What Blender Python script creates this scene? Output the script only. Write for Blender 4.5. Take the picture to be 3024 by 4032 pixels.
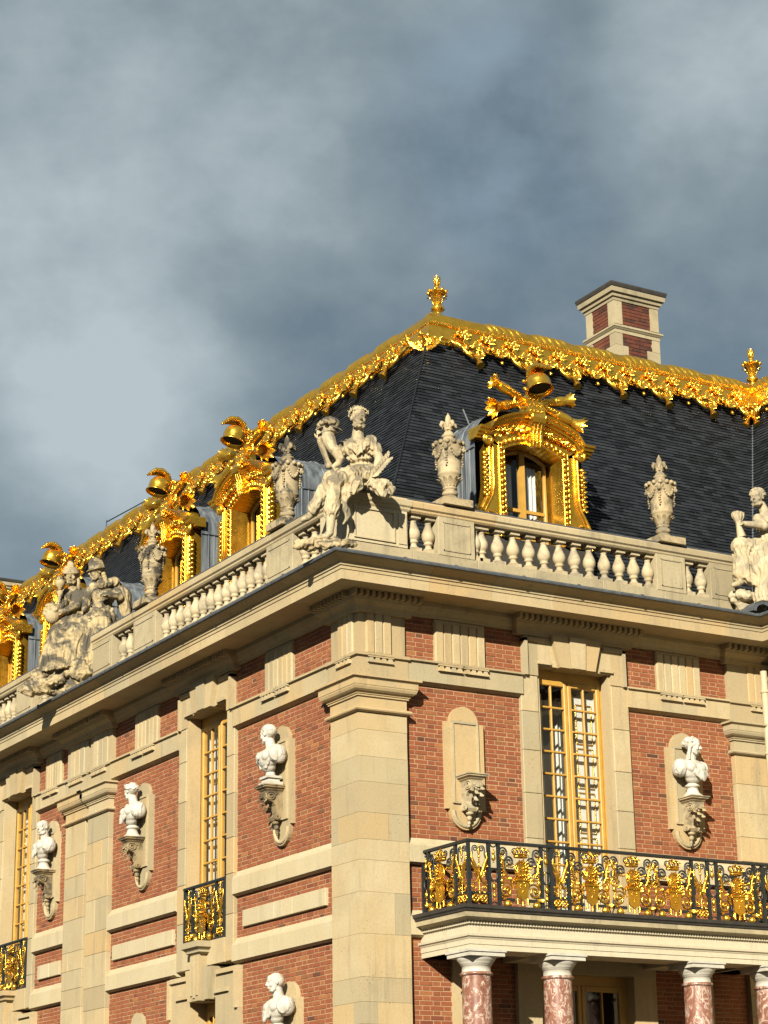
import bpy, bmesh, math, random
from mathutils import Vector, Matrix, noise as mnoise
R = math.radians
rng = random.Random(7)
for o in list(bpy.data.objects): bpy.data.objects.remove(o)
scene = bpy.context.scene
COL = scene.collection

# ------------------------------------------------------------------ camera
cam_d = bpy.data.cameras.new('camera'); cam = bpy.data.objects.new('camera', cam_d); COL.objects.link(cam)
FR = ((0.860243516, -0.509626996, -0.016168428), (0.145246508, 0.275323876, -0.950315850), (0.488758166, 0.815154641, 0.310867121))
rt, dn, fw = (Vector(r) for r in FR)
m = Matrix.Identity(4)
for i in range(3):
    m[i][0] = rt[i]; m[i][1] = -dn[i]; m[i][2] = -fw[i]
m[0][3], m[1][3], m[2][3] = -16.5768, -28.5343, 1.65
cam.matrix_world = m
cam_d.sensor_fit = 'HORIZONTAL'; cam_d.sensor_width = 36.0; cam_d.lens = 36 * 8489.71 / 3024
cam_d.clip_start = 0.5; cam_d.clip_end = 3000
scene.camera = cam
scene.cycles.caustics_reflective = False; scene.cycles.caustics_refractive = False

# ------------------------------------------------------------------ sun, sky, exposure
SUN_DIR = Vector((1.0, 1.0, -0.64)).normalized()        # the way the light travels
sd = bpy.data.lights.new('sun', 'SUN'); sd.energy = 5.0; sd.angle = R(0.53); sd.color = (1.0, 0.915, 0.75)
sun = bpy.data.objects.new('sun', sd); COL.objects.link(sun)
sun.rotation_euler = SUN_DIR.to_track_quat('-Z', 'Y').to_euler(); sun.location = (-20, -20, 30)
SUN_EL = math.asin(-SUN_DIR.z)
SUN_ROT = math.atan2(-SUN_DIR.x, -SUN_DIR.y)
scene.view_settings.view_transform = 'Standard'; scene.view_settings.look = 'None'
scene.view_settings.exposure = 1.2; scene.view_settings.gamma = 1.0; scene.view_settings.use_curve_mapping = False

CLOUDS = (((0.3556, 0.8213, 0.4461), 0.988, 0.10), ((0.3761, 0.8627, 0.338), 0.9955, 0.13), ((0.5676, 0.6729, 0.474), 0.9972, 0.14), ((0.3987, 0.8321, 0.3855), 0.996, -0.10), ((0.5321, 0.6825, 0.501), 0.995, -0.06))
world = bpy.data.worlds.new('World'); scene.world = world; world.use_nodes = True
wn, wl = world.node_tree.nodes, world.node_tree.links
wn.clear()
wout = wn.new('ShaderNodeOutputWorld')
skyt = wn.new('ShaderNodeTexSky'); skyt.sky_type = 'NISHITA'; skyt.sun_disc = False
skyt.sun_elevation = SUN_EL; skyt.sun_rotation = SUN_ROT; skyt.altitude = 100
bg1 = wn.new('ShaderNodeBackground'); bg1.inputs[1].default_value = 0.05
wl.new(skyt.outputs[0], bg1.inputs[0])
tc = wn.new('ShaderNodeTexCoord')
def wnode(t, **kw):
    n = wn.new(t)
    for k, v in kw.items():
        if k in n.inputs: n.inputs[k].default_value = v
        else: setattr(n, k, v)
    return n
mp = wnode('ShaderNodeMapping'); mp.inputs['Scale'].default_value = (1.0, 1.0, 1.35); mp.inputs['Location'].default_value = (3.3, 1.7, 0.25)
mp.inputs['Rotation'].default_value = (0.0, 0.0, 0.3)
wl.new(tc.outputs['Generated'], mp.inputs[0])
n1 = wnode('ShaderNodeTexNoise', Scale=3.4, Detail=8.0, Roughness=0.52, Distortion=0.0); wl.new(mp.outputs[0], n1.inputs['Vector'])
n2 = wnode('ShaderNodeTexNoise', Scale=11.0, Detail=8.0, Roughness=0.55, Distortion=0.0); wl.new(mp.outputs[0], n2.inputs['Vector'])
mixn = wn.new('ShaderNodeMath'); mixn.operation = 'MULTIPLY_ADD'; mixn.inputs[1].default_value = 0.34
wl.new(n2.outputs[0], mixn.inputs[0]); wl.new(n1.outputs[0], mixn.inputs[2])
ramp = wn.new('ShaderNodeValToRGB'); cr = ramp.color_ramp
wl.new(mixn.outputs[0], ramp.inputs[0])
cr.elements[0].position = 0.47; cr.elements[0].color = (0.050, 0.068, 0.086, 1)
cr.elements[1].position = 0.88; cr.elements[1].color = (0.235, 0.27, 0.28, 1)
e = cr.elements.new(0.59); e.color = (0.074, 0.100, 0.118, 1)
e = cr.elements.new(0.71); e.color = (0.124, 0.153, 0.164, 1)
# thin places in the cloud where the blue shows, and brighter edges
n3 = wnode('ShaderNodeTexNoise', Scale=2.6, Detail=5.0, Roughness=0.5); wl.new(tc.outputs['Generated'], n3.inputs['Vector'])
def vdot(d, lo, hi):
    v = wn.new('ShaderNodeVectorMath'); v.operation = 'DOT_PRODUCT'; v.inputs[1].default_value = d; wl.new(tc.outputs['Generated'], v.inputs[0])
    q = wn.new('ShaderNodeMapRange'); q.interpolation_type = 'SMOOTHSTEP'; q.inputs[1].default_value = lo; q.inputs[2].default_value = hi; wl.new(v.outputs['Value'], q.inputs[0]); return q.outputs[0]
acc = mixn.outputs[0]          # broad lit and shaded cloud masses
for d_, lo, wgt in CLOUDS:
    a_ = wn.new('ShaderNodeMath'); a_.operation = 'MULTIPLY_ADD'; a_.inputs[1].default_value = wgt; wl.new(vdot(d_, lo, 1.0), a_.inputs[0]); wl.new(acc, a_.inputs[2]); acc = a_.outputs[0]
wl.new(acc, ramp.inputs[0])
gap = wn.new('ShaderNodeMath'); gap.operation = 'MULTIPLY'; wl.new(vdot((0.5007, 0.7285, 0.4676), 0.9972, 1.0), gap.inputs[0])
q3 = wn.new('ShaderNodeMapRange'); q3.inputs[1].default_value = 0.35; q3.inputs[2].default_value = 0.6; q3.inputs[4].default_value = 0.42; wl.new(n2.outputs[0], q3.inputs[0]); wl.new(q3.outputs[0], gap.inputs[1])
blue = wn.new('ShaderNodeMix'); blue.data_type = 'RGBA'; wl.new(gap.outputs[0], blue.inputs[0]); wl.new(ramp.outputs[0], blue.inputs[6]); blue.inputs[7].default_value = (0.128, 0.18, 0.24, 1)
bg2 = wn.new('ShaderNodeBackground'); bg2.inputs[1].default_value = 0.94
wl.new(blue.outputs[2], bg2.inputs[0])
mixs = wn.new('ShaderNodeMixShader'); mixs.inputs[0].default_value = 0.90
wl.new(bg1.outputs[0], mixs.inputs[1]); wl.new(bg2.outputs[0], mixs.inputs[2]); wl.new(mixs.outputs[0], wout.inputs[0])

# ------------------------------------------------------------------ materials
def new_mat(name):
    mt = bpy.data.materials.new(name); mt.use_nodes = True
    nt = mt.node_tree; b = nt.nodes['Principled BSDF']
    return mt, nt, b
class NT:
    """small helper to write node chains"""
    def __init__(s, nt): s.nt = nt; s.N = nt.nodes; s.L = nt.links
    def n(s, t, ins=None, **kw):
        x = s.N.new(t)
        for k, v in kw.items(): setattr(x, k, v)
        for k, v in (ins or {}).items():
            if hasattr(v, 'is_output') or isinstance(v, bpy.types.NodeSocket): s.L.new(v, x.inputs[k])
            else: x.inputs[k].default_value = v
        return x
    def noise(s, scale, detail=4, rough=0.5, vec=None, dist=0.0):
        i = {'Scale': scale, 'Detail': detail, 'Roughness': rough, 'Distortion': dist}
        if vec is not None: i['Vector'] = vec
        return s.n('ShaderNodeTexNoise', i).outputs[0]
    def ramp(s, fac, stops):
        x = s.n('ShaderNodeValToRGB', {0: fac}); c = x.color_ramp
        c.elements[0].position, c.elements[0].color = stops[0][0], (*stops[0][1], 1)
        c.elements[1].position, c.elements[1].color = stops[-1][0], (*stops[-1][1], 1)
        for p, col in stops[1:-1]:
            q = c.elements.new(p); q.color = (*col, 1)
        return x.outputs[0]
    def mix(s, fac, a, b, mode='MIX'):
        x = s.n('ShaderNodeMix', data_type='RGBA', blend_type=mode)
        for idx, v in ((0, fac), (6, a), (7, b)):
            if isinstance(v, bpy.types.NodeSocket): s.L.new(v, x.inputs[idx])
            elif idx == 0: x.inputs[0].default_value = v
            else: x.inputs[idx].default_value = (*v, 1)
        return x.outputs[2]
    def math(s, op, a, b=None, c=None):
        x = s.n('ShaderNodeMath', operation=op)
        for i, v in enumerate((a, b, c)):
            if v is None: continue
            if isinstance(v, bpy.types.NodeSocket): s.L.new(v, x.inputs[i])
            else: x.inputs[i].default_value = v
        return x.outputs[0]
    def mrange(s, v, a, b, c=0.0, d=1.0):
        return s.n('ShaderNodeMapRange', {0: v, 1: a, 2: b, 3: c, 4: d}).outputs[0]
    def pos(s): return s.n('ShaderNodeNewGeometry').outputs['Position']
    def rnd(s):
        a = s.n('ShaderNodeObjectInfo').outputs['Random']; g = s.n('ShaderNodeNewGeometry').outputs['Random Per Island']
        return s.math('FRACT', s.math('ADD', a, g))
    def bump(s, h, strength, dist, b):
        x = s.n('ShaderNodeBump', {'Height': h, 'Strength': strength, 'Distance': dist}); s.L.new(x.outputs[0], b.inputs['Normal'])

def stone_mat(name, c1, c2, grey, warm, greyamt=0.5, pits=0.7, rough=0.85, var=0.8):
    c1, c2, grey, warm = (tuple(q * k for q, k in zip(c_, (0.60, 0.60, 0.545))) for c_ in (c1, c2, grey, warm))
    mt, nt, b = new_mat(name); t = NT(nt); P = t.pos()
    r = t.rnd()
    base = t.mix(t.mrange(t.noise(1.3, 5, 0.6, P), 0.35, 0.68), c1, c2)
    base = t.mix(t.math('MULTIPLY', t.mrange(r, 0.45, 0.95), var), base, warm)
    base = t.mix(t.math('MULTIPLY', t.mrange(t.math('FRACT', t.math('MULTIPLY', r, 7.13)), 0.4, 1.0), var * 0.8), base, grey)
    stain = t.mrange(t.noise(0.9, 8, 0.66, P, 0.6), 0.50, 0.70)
    base = t.mix(t.math('MULTIPLY', stain, greyamt), base, grey)
    mpz = t.n('ShaderNodeMapping', {'Vector': P, 'Scale': (3.2, 3.2, 0.35)})
    streak = t.mrange(t.noise(1.5, 6, 0.65, mpz.outputs[0]), 0.54, 0.74)
    base = t.mix(t.math('MULTIPLY', streak, 0.55), base, (grey[0] * 0.62, grey[1] * 0.62, grey[2] * 0.62))
    fine = t.noise(24, 6, 0.7, P)
    base = t.mix(t.mrange(fine, 0.42, 0.75, 0, 0.35), base, (c1[0] * 0.62, c1[1] * 0.58, c1[2] * 0.5))
    vor = t.n('ShaderNodeTexVoronoi', {'Vector': P, 'Scale': 17.0})
    pit = t.math('MULTIPLY', t.mrange(vor.outputs['Distance'], 0.10, 0.16, 1, 0), t.mrange(t.noise(1.7, 3, 0.5, P), 0.5, 0.62))
    base = t.mix(t.math('MULTIPLY', pit, pits), base, (0.05, 0.036, 0.02))
    nt.links.new(base, b.inputs['Base Color'])
    b.inputs['Roughness'].default_value = rough
    t.bump(t.math('SUBTRACT', fine, t.math('MULTIPLY', pit, 0.8)), 0.35, 0.012, b)
    return mt
M = {}
M['stone'] = stone_mat('limestone', (0.56, 0.435, 0.262), (0.62, 0.515, 0.345), (0.37, 0.33, 0.24), (0.58, 0.40, 0.20))
M['stone_pale'] = stone_mat('limestone_new', (0.60, 0.50, 0.335), (0.65, 0.56, 0.41), (0.52, 0.46, 0.34), (0.58, 0.45, 0.28), 0.3, 0.3, var=0.3)
M['stone_wet'] = stone_mat('limestone_weathered', (0.48, 0.40, 0.27), (0.54, 0.46, 0.32), (0.20, 0.18, 0.13), (0.46, 0.36, 0.22), 0.75, 0.9, var=0.35)
M['stone_white'] = stone_mat('portico_stone', (0.66, 0.585, 0.46), (0.70, 0.63, 0.51), (0.60, 0.54, 0.44), (0.64, 0.55, 0.41), 0.2, 0.1, var=0.15)

def statue_mat(name, c, lich, amt):
    c = tuple(q * k for q, k in zip(c, (0.60, 0.585, 0.52))); lich = tuple(q * 0.36 for q in lich)
    mt, nt, b = new_mat(name); t = NT(nt); P = t.pos()
    g = t.n('ShaderNodeNewGeometry'); nz = t.n('ShaderNodeSeparateXYZ', {0: g.outputs['Normal']}).outputs[2]
    base = t.mix(t.mrange(t.noise(3.0, 6, 0.62, P), 0.35, 0.7), c, (c[0] * 0.86, c[1] * 0.80, c[2] * 0.68))
    k = t.math('ADD', t.noise(2.3, 9, 0.68, P, 0.8), t.math('MULTIPLY', nz, 0.10))
    base = t.mix(t.math('MULTIPLY', t.mrange(k, 0.47, 0.58), amt), base, lich)
    sp = t.noise(38, 4, 0.7, P)
    base = t.mix(t.math('MULTIPLY', t.mrange(sp, 0.55, 0.7), 0.5 * amt), base, lich)
    nt.links.new(base, b.inputs['Base Color']); b.inputs['Roughness'].default_value = 0.85
    t.bump(t.noise(30, 5, 0.65, P), 0.3, 0.012, b)
    return mt
M['statue'] = statue_mat('statue_stone', (0.60, 0.515, 0.37), (0.15, 0.135, 0.105), 0.75)
M['statue_dark'] = statue_mat('statue_stone_lichened', (0.56, 0.465, 0.30), (0.105, 0.095, 0.072), 0.95)
M['statue_clean'] = statue_mat('statue_stone_clean', (0.62, 0.54, 0.40), (0.25, 0.23, 0.19), 0.5)
M['urn'] = statue_mat('urn_stone', (0.56, 0.47, 0.325), (0.13, 0.115, 0.085), 0.65)
M['urn_dark'] = statue_mat('urn_stone_blackened', (0.50, 0.42, 0.29), (0.055, 0.048, 0.036), 0.95)
M['console_dark'] = statue_mat('console_stone', (0.40, 0.32, 0.20), (0.10, 0.08, 0.05), 0.9)

mt, nt, b = new_mat('white_marble'); t = NT(nt); P = t.pos(); M['marble'] = mt
nt.links.new(t.mix(t.mrange(t.noise(6, 5, 0.6, P), 0.4, 0.7), (0.39, 0.375, 0.325), (0.31, 0.29, 0.24)), b.inputs['Base Color'])
b.inputs['Roughness'].default_value = 0.6; t.bump(t.noise(40, 4, 0.6, P), 0.12, 0.01, b)

def brick_mat(name, stops, kk=0.47):
    stops = [(p_, tuple(q * k for q, k in zip(c_, (kk * 1.06, kk * 0.82, kk * 0.58)))) for p_, c_ in stops]
    mt, nt, b = new_mat(name); t = NT(nt); P = t.pos(); r = t.rnd()
    base = t.ramp(r, stops)
    base = t.mix(t.mrange(t.noise(9, 5, 0.6, P), 0.35, 0.75, 0, 0.45), base, (0.11, 0.034, 0.016))
    base = t.mix(t.mrange(t.noise(1.1, 5, 0.6, P), 0.5, 0.75, 0, 0.4), base, (0.25, 0.088, 0.026))
    spot = t.mrange(t.noise(55, 3, 0.5, P), 0.66, 0.72)
    base = t.mix(t.math('MULTIPLY', spot, 0.7), base, (0.03, 0.014, 0.01))
    nt.links.new(base, b.inputs['Base Color']); b.inputs['Roughness'].default_value = 0.9
    t.bump(t.noise(60, 5, 0.7, P), 0.4, 0.006, b)
    return mt
M['brick'] = brick_mat('red_brick', [(0.0, (0.335, 0.115, 0.052)), (0.3, (0.40, 0.15, 0.066)), (0.55, (0.36, 0.125, 0.055)), (0.75, (0.44, 0.19, 0.085)), (0.84, (0.24, 0.075, 0.04)), (0.91, (0.52, 0.26, 0.115)), (1.0, (0.10, 0.04, 0.028))])
M['brick_dark'] = brick_mat('chimney_brick', [(0.0, (0.16, 0.045, 0.025)), (0.4, (0.22, 0.06, 0.03)), (0.75, (0.09, 0.03, 0.025)), (1.0, (0.03, 0.018, 0.018))], 0.36)
def plain(name, col, rough=0.6, metal=0.0, var=0.12, scale=6.0, bump=0.0, obj_rnd=0.0):
    mt, nt, b = new_mat(name); t = NT(nt); P = t.pos()
    c = t.mix(t.mrange(t.noise(scale, 5, 0.6, P), 0.3, 0.7), tuple(x * (1 - var) for x in col), tuple(min(1, x * (1 + var)) for x in col))
    if obj_rnd: c = t.mix(t.math('MULTIPLY', t.rnd(), obj_rnd), c, tuple(x * 0.45 for x in col))
    nt.links.new(c, b.inputs['Base Color']); b.inputs['Roughness'].default_value = rough; b.inputs['Metallic'].default_value = metal
    if bump: t.bump(t.noise(scale * 6, 5, 0.6, P), bump, 0.01, b)
    return mt
M['mortar'] = plain('lime_mortar', (0.30, 0.19, 0.105), 0.95, var=0.15, bump=0.2)
M['mortar_grey'] = plain('grey_mortar', (0.19, 0.155, 0.125), 0.95, var=0.2)
M['yellow'] = plain('yellow_paint', (0.36, 0.20, 0.034), 0.5, var=0.12)
M['iron'] = plain('dark_green_iron', (0.009, 0.012, 0.012), 0.5, var=0.3)
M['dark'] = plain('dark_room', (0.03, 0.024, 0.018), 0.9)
M['panel_white'] = plain('white_panelling', (0.55, 0.54, 0.52), 0.6, var=0.05)
M['curtain'] = plain('cream_curtain', (0.5, 0.42, 0.31), 0.9, var=0.1)
M['soot_and_shade'] = plain('blackened_stone_and_shade', (0.022, 0.019, 0.015), 0.9, var=0.4, bump=0.3)  # black of sooty stone, also used as painted shade on the dormers
M['gravel'] = plain('court_paving', (0.055, 0.05, 0.043), 0.95, var=0.25, scale=2.0, bump=0.4)
M['pipe'] = plain('painted_pipe', (0.36, 0.30, 0.19), 0.6)

def gold_mat(name, col, dark, rough, bump=0.45, amp=0.14):
    mt, nt, b = new_mat(name); t = NT(nt); P = t.pos()
    w = t.mrange(t.noise(5.0, 7, 0.65, P, 0.3), 0.42, 0.72)
    nt.links.new(t.mix(t.math('MULTIPLY', w, 0.55), col, dark), b.inputs['Base Color'])
    b.inputs['Metallic'].default_value = 0.92
    nt.links.new(t.mrange(t.noise(9, 4, 0.6, P), 0.3, 0.7, rough - 0.06, rough + amp), b.inputs['Roughness'])
    t.bump(t.noise(16, 5, 0.6, P), bump, 0.025, b)
    return mt
M['gold'] = gold_mat('gilding', (0.86, 0.50, 0.058), (0.52, 0.25, 0.03), 0.19)
M['gold_smooth'] = gold_mat('smooth_gilding', (0.80, 0.46, 0.052), (0.48, 0.225, 0.028), 0.24, 0.14, 0.10)
M['gold_iron'] = gold_mat('gilded_iron', (0.68, 0.385, 0.045), (0.32, 0.145, 0.02), 0.22)

mt, nt, b = new_mat('slate'); t = NT(nt); P = t.pos(); r = t.rnd(); M['slate'] = mt
c = t.ramp(r, [(0, (0.005, 0.006, 0.008)), (0.5, (0.012, 0.0145, 0.018)), (0.85, (0.017, 0.020, 0.025)), (1, (0.020, 0.023, 0.027))])
mp_ = t.n('ShaderNodeMapping', {'Vector': P, 'Scale': (1.6, 1.6, 0.22)})
c = t.mix(t.math('MULTIPLY', t.mrange(t.noise(1.4, 6, 0.65, mp_.outputs[0]), 0.55, 0.72), 0.55), c, (0.030, 0.035, 0.041))
nt.links.new(c, b.inputs['Base Color']); b.inputs['Roughness'].default_value = 0.6; b.inputs['Specular IOR Level'].default_value = 0.22
t.bump(t.noise(30, 5, 0.6, P), 0.25, 0.006, b)

mt, nt, b = new_mat('lead'); t = NT(nt); P = t.pos(); M['lead'] = mt
mp_ = t.n('ShaderNodeMapping', {'Vector': P, 'Scale': (5.0, 5.0, 0.5)})
c = t.mix(t.mrange(t.noise(1.6, 6, 0.65, mp_.outputs[0]), 0.4, 0.66), (0.045, 0.054, 0.065), (0.15, 0.17, 0.185))
c = t.mix(t.math('MULTIPLY', t.mrange(t.noise(2.2, 5, 0.6, mp_.outputs[0]), 0.6, 0.7), 0.5), c, (0.10, 0.065, 0.05))
nt.links.new(c, b.inputs['Base Color']); b.inputs['Roughness'].default_value = 0.6; b.inputs['Metallic'].default_value = 0.15
t.bump(t.noise(8, 4, 0.6, P), 0.25, 0.02, b)
M['flash'] = plain('lead_flashing', (0.055, 0.062, 0.07), 0.65, var=0.35, scale=7, bump=0.3)

mt, nt, b = new_mat('red_marble'); t = NT(nt); P = t.pos(); M['red_marble'] = mt
mp_ = t.n('ShaderNodeMapping', {'Vector': P, 'Scale': (1.0, 1.0, 0.62), 'Rotation': (0.5, 0.4, 0.0)})
v1 = t.noise(5.5, 7, 0.62, mp_.outputs[0], 1.9)
c = t.ramp(v1, [(0.30, (0.08, 0.028, 0.02)), (0.43, (0.16, 0.068, 0.044)), (0.53, (0.19, 0.092, 0.062)), (0.58, (0.40, 0.34, 0.29)), (0.615, (0.19, 0.085, 0.06)), (0.72, (0.13, 0.047, 0.034))])
c = t.mix(t.mrange(t.noise(13, 5, 0.6, mp_.outputs[0], 1.2), 0.60, 0.66), c, (0.38, 0.31, 0.26))
nt.links.new(c, b.inputs['Base Color']); b.inputs['Roughness'].default_value = 0.32

mt, nt, b = new_mat('window_glass'); t = NT(nt); M['glass'] = mt
nt.nodes.remove(b)
tr = t.n('ShaderNodeBsdfTransparent', {'Color': (0.86, 0.88, 0.86, 1)}); gl = t.n('ShaderNodeBsdfGlossy', {'Color': (1, 1, 1, 1), 'Roughness': 0.02})
fr = t.n('ShaderNodeLayerWeight', {'Blend': 0.5}); fx = t.math('MULTIPLY_ADD', t.math('POWER', fr.outputs['Facing'], 4.0), 0.6, 0.05)
bn = t.n('ShaderNodeBump', {'Height': t.noise(1.6, 3, 0.5, t.pos()), 'Strength': 0.15, 'Distance': 0.05}); nt.links.new(bn.outputs[0], gl.inputs['Normal'])
mx = t.n('ShaderNodeMixShader', {0: fx, 1: tr.outputs[0], 2: gl.outputs[0]})
nt.links.new(mx.outputs[0], nt.nodes['Material Output'].inputs[0])

# ------------------------------------------------------------------ geometry helpers
TL = Matrix(((0, 1, 0, 0), (1, 0, 0, 0), (0, 0, 1, 0), (0, 0, 0, 1)))   # facade (u along, v inwards, z) -> west facade
TR = Matrix.Identity(4)
class MB:
    def __init__(s): s.v = []; s.f = []; s.sm = []
    def add(s, verts, faces, smooth=False):
        o = len(s.v); s.v += [tuple(p) for p in verts]; s.f += [tuple(i + o for i in f) for f in faces]; s.sm += [smooth] * len(faces)
    def box(s, x0, x1, y0, y1, z0, z1, taper=0.0):
        a = taper
        s.add([(x0, y0, z0), (x1, y0, z0), (x1, y1, z0), (x0, y1, z0), (x0 + a, y0 + a, z1), (x1 - a, y0 + a, z1), (x1 - a, y1 - a, z1), (x0 + a, y1 - a, z1)],
              [(0, 3, 2, 1), (4, 5, 6, 7), (0, 1, 5, 4), (1, 2, 6, 5), (2, 3, 7, 6), (3, 0, 4, 7)])
    def cbox(s, x0, x1, y0, y1, z0, z1, c=0.006):
        """box with chamfered front (low y) edges"""
        s.add([(x0, y1, z0), (x1, y1, z0), (x1, y1, z1), (x0, y1, z1), (x0, y0 + c, z0), (x1, y0 + c, z0), (x1, y0 + c, z1), (x0, y0 + c, z1),
               (x0 + c, y0, z0 + c), (x1 - c, y0, z0 + c), (x1 - c, y0, z1 - c), (x0 + c, y0, z1 - c)],
              [(8, 9, 10, 11), (4, 5, 9, 8), (5, 6, 10, 9), (6, 7, 11, 10), (7, 4, 8, 11), (0, 1, 5, 4), (1, 2, 6, 5), (2, 3, 7, 6), (3, 0, 4, 7), (0, 3, 2, 1)])
    def prism(s, poly, y0, y1, smooth=False):
        """poly in (x,z) extruded along y"""
        n = len(poly)
        s.add([(x, y0, z) for x, z in poly] + [(x, y1, z) for x, z in poly],
              [tuple(range(n)), tuple(range(2 * n - 1, n - 1, -1))] + [(i, n + i, n + (i + 1) % n, (i + 1) % n) for i in range(n)], smooth)
    def prism_x(s, poly, x0, x1):
        """poly in (y,z) extruded along x"""
        n = len(poly)
        s.add([(x0, y, z) for y, z in poly] + [(x1, y, z) for y, z in poly],
              [tuple(range(n)), tuple(range(2 * n - 1, n - 1, -1))] + [(i, n + i, n + (i + 1) % n, (i + 1) % n) for i in range(n)])
    def grid(s, rows, closed_u=False, closed_v=False, smooth=True):
        a, b2 = len(rows), len(rows[0]); vs = [p for r in rows for p in r]; fs = []
        for i in range(a if closed_v else a - 1):
            for j in range(b2 if closed_u else b2 - 1):
                fs.append((i * b2 + j, i * b2 + (j + 1) % b2, ((i + 1) % a) * b2 + (j + 1) % b2, ((i + 1) % a) * b2 + j))
        s.add(vs, fs, smooth)
    def lathe(s, prof, c=(0, 0, 0), n=16, sq=None, caps=True, smooth=True):
        rows = []
        for r, z in prof:
            rows.append([(c[0] + r * math.cos(2 * math.pi * i / n), c[1] + r * math.sin(2 * math.pi * i / n), c[2] + z) for i in range(n)])
        s.grid(rows, closed_u=True, smooth=smooth)
        if caps:
            o = len(s.v); s.v += rows[0] + rows[-1]
            s.f += [tuple(o + i for i in range(n - 1, -1, -1)), tuple(o + n + i for i in range(n))]; s.sm += [False, False]
    def tube(s, pts, r, n=6, closed=False, flat=1.0):
        """swept round bar; r a number or a list"""
        pts = [Vector(p) for p in pts]; k = len(pts)
        rr = r if isinstance(r, (list, tuple)) else [r] * k
        rows = []; up = None
        for i in range(k):
            a = pts[(i - 1) % k] if (closed or i > 0) else pts[i]; b2 = pts[(i + 1) % k] if (closed or i < k - 1) else pts[i]
            d = (b2 - a)
            if d.length < 1e-9: d = Vector((0, 0, 1))
            d.normalize()
            if up is None:
                up = Vector((0, 1, 0)) if abs(d.y) < 0.8 else Vector((1, 0, 0))
            e1 = up - d * up.dot(d)
            if e1.length < 1e-6: e1 = d.orthogonal()
            e1.normalize(); up = e1; e2 = d.cross(e1)
            rows.append([pts[i] + (e1 * math.cos(2 * math.pi * j / n) * flat + e2 * math.sin(2 * math.pi * j / n)) * rr[i] for j in range(n)])
        s.grid(rows, closed_u=True, closed_v=closed)
        if not closed:
            o = len(s.v); s.v += [tuple(p) for p in rows[0] + rows[-1]]
            s.f += [tuple(o + i for i in range(n - 1, -1, -1)), tuple(o + n + i for i in range(n))]; s.sm += [True, True]
    def ell(s, c, r, n=8, k=6, rot=None):
        c = Vector(c); r = r if isinstance(r, (list, tuple)) else (r, r, r)
        rows = []
        for i in range(1, k):
            th = math.pi * i / k
            rows.append([Vector((r[0] * math.sin(th) * math.cos(2 * math.pi * j / n), r[1] * math.sin(th) * math.sin(2 * math.pi * j / n), -r[2] * math.cos(th))) for j in range(n)])
        b_, t_ = Vector((0, 0, -r[2])), Vector((0, 0, r[2]))
        vs = [p for rr in rows for p in rr] + [b_, t_]
        if rot is not None: vs = [rot @ p for p in vs]
        vs = [p + c for p in vs]
        fs = []
        for i in range(k - 2):
            for j in range(n): fs.append((i * n + j, i * n + (j + 1) % n, (i + 1) * n + (j + 1) % n, (i + 1) * n + j))
        q = (k - 1) * n
        for j in range(n): fs.append((q, (j + 1) % n, j)); fs.append((q + 1, (k - 2) * n + j, (k - 2) * n + (j + 1) % n))
        s.add(vs, fs, True)
    def leaf(s, p, d, nrm, L, W, curl=0.6, ridge=0.25, n=5):
        """curled leaf from p along d, facing nrm"""
        p, d, nrm = Vector(p), Vector(d).normalized(), Vector(nrm).normalized()
        side = d.cross(nrm).normalized(); rows = []; rb = []
        for i in range(n + 1):
            f = i / n; w = W * (0.35 + 1.0 * f) * math.sqrt(max(0.0, 1 - f ** 2.2)) if i < n else 0.0
            ang = curl * f * f * 1.6
            c = p + d * (L * f * math.cos(ang * 0.6)) + nrm * (L * 0.32 * math.sin(ang) * f + 0.02 * L)
            up = nrm * (ridge * W)
            rows.append([c - side * w, c - side * w * 0.45 + up * 0.9, c + up * 0.35, c + side * w * 0.45 + up * 0.9, c + side * w])
            rb.append([q - nrm * (0.12 * W + 0.004) for q in rows[-1]])
        s.grid(rows); s.grid([list(reversed(r)) for r in rb])
        s.grid([[rows[i][0], rb[i][0]] for i in range(n + 1)]); s.grid([[rb[i][-1], rows[i][-1]] for i in range(n + 1)])
    def join(s, o, mat=None):
        vs = o.v if mat is None else [tuple(mat @ Vector(p)) for p in o.v]
        off = len(s.v); s.v += vs
        fl = mat is not None and mat.determinant() < 0
        s.f += [tuple(i + off for i in (reversed(f) if fl else f)) for f in o.f]; s.sm += o.sm
    def mesh(s, name, mat, T=None):
        me = bpy.data.meshes.new(name)
        vs = s.v; fs = s.f
        if T is not None:
            vs = [tuple(T @ Vector(p)) for p in vs]
            if T.determinant() < 0: fs = [tuple(reversed(f)) for f in fs]
        me.from_pydata(vs, [], fs); me.polygons.foreach_set('use_smooth', s.sm); me.materials.append(mat); me.update()
        return me
    def build(s, name, mat, parent=None, T=None, **kw):
        return put(s.mesh(name, mat, T), name, parent, **kw)
def put(me, name, parent=None, mtx=None, kind=None, label=None):
    o = bpy.data.objects.new(name, me); COL.objects.link(o)
    if parent is not None: o.parent = parent
    if mtx is not None: o.matrix_basis = mtx
    if kind: o['kind'] = kind
    if label: o['label'] = label
    return o
def tag(o, label, cat, group=None):
    o['label'] = label; o['category'] = cat
    if group: o['group'] = group
    return o
def thing(name, label, cat, mtx=None, group=None):
    o = bpy.data.objects.new(name, None); COL.objects.link(o); o.empty_display_size = 0.2
    if mtx is not None: o.matrix_basis = mtx
    return tag(o, label, cat, group)
def part(name, parent, mtx=None):
    o = bpy.data.objects.new(name, None); COL.objects.link(o); o.parent = parent; o.empty_display_size = 0.1
    if mtx is not None: o.matrix_basis = mtx
    return o
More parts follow.
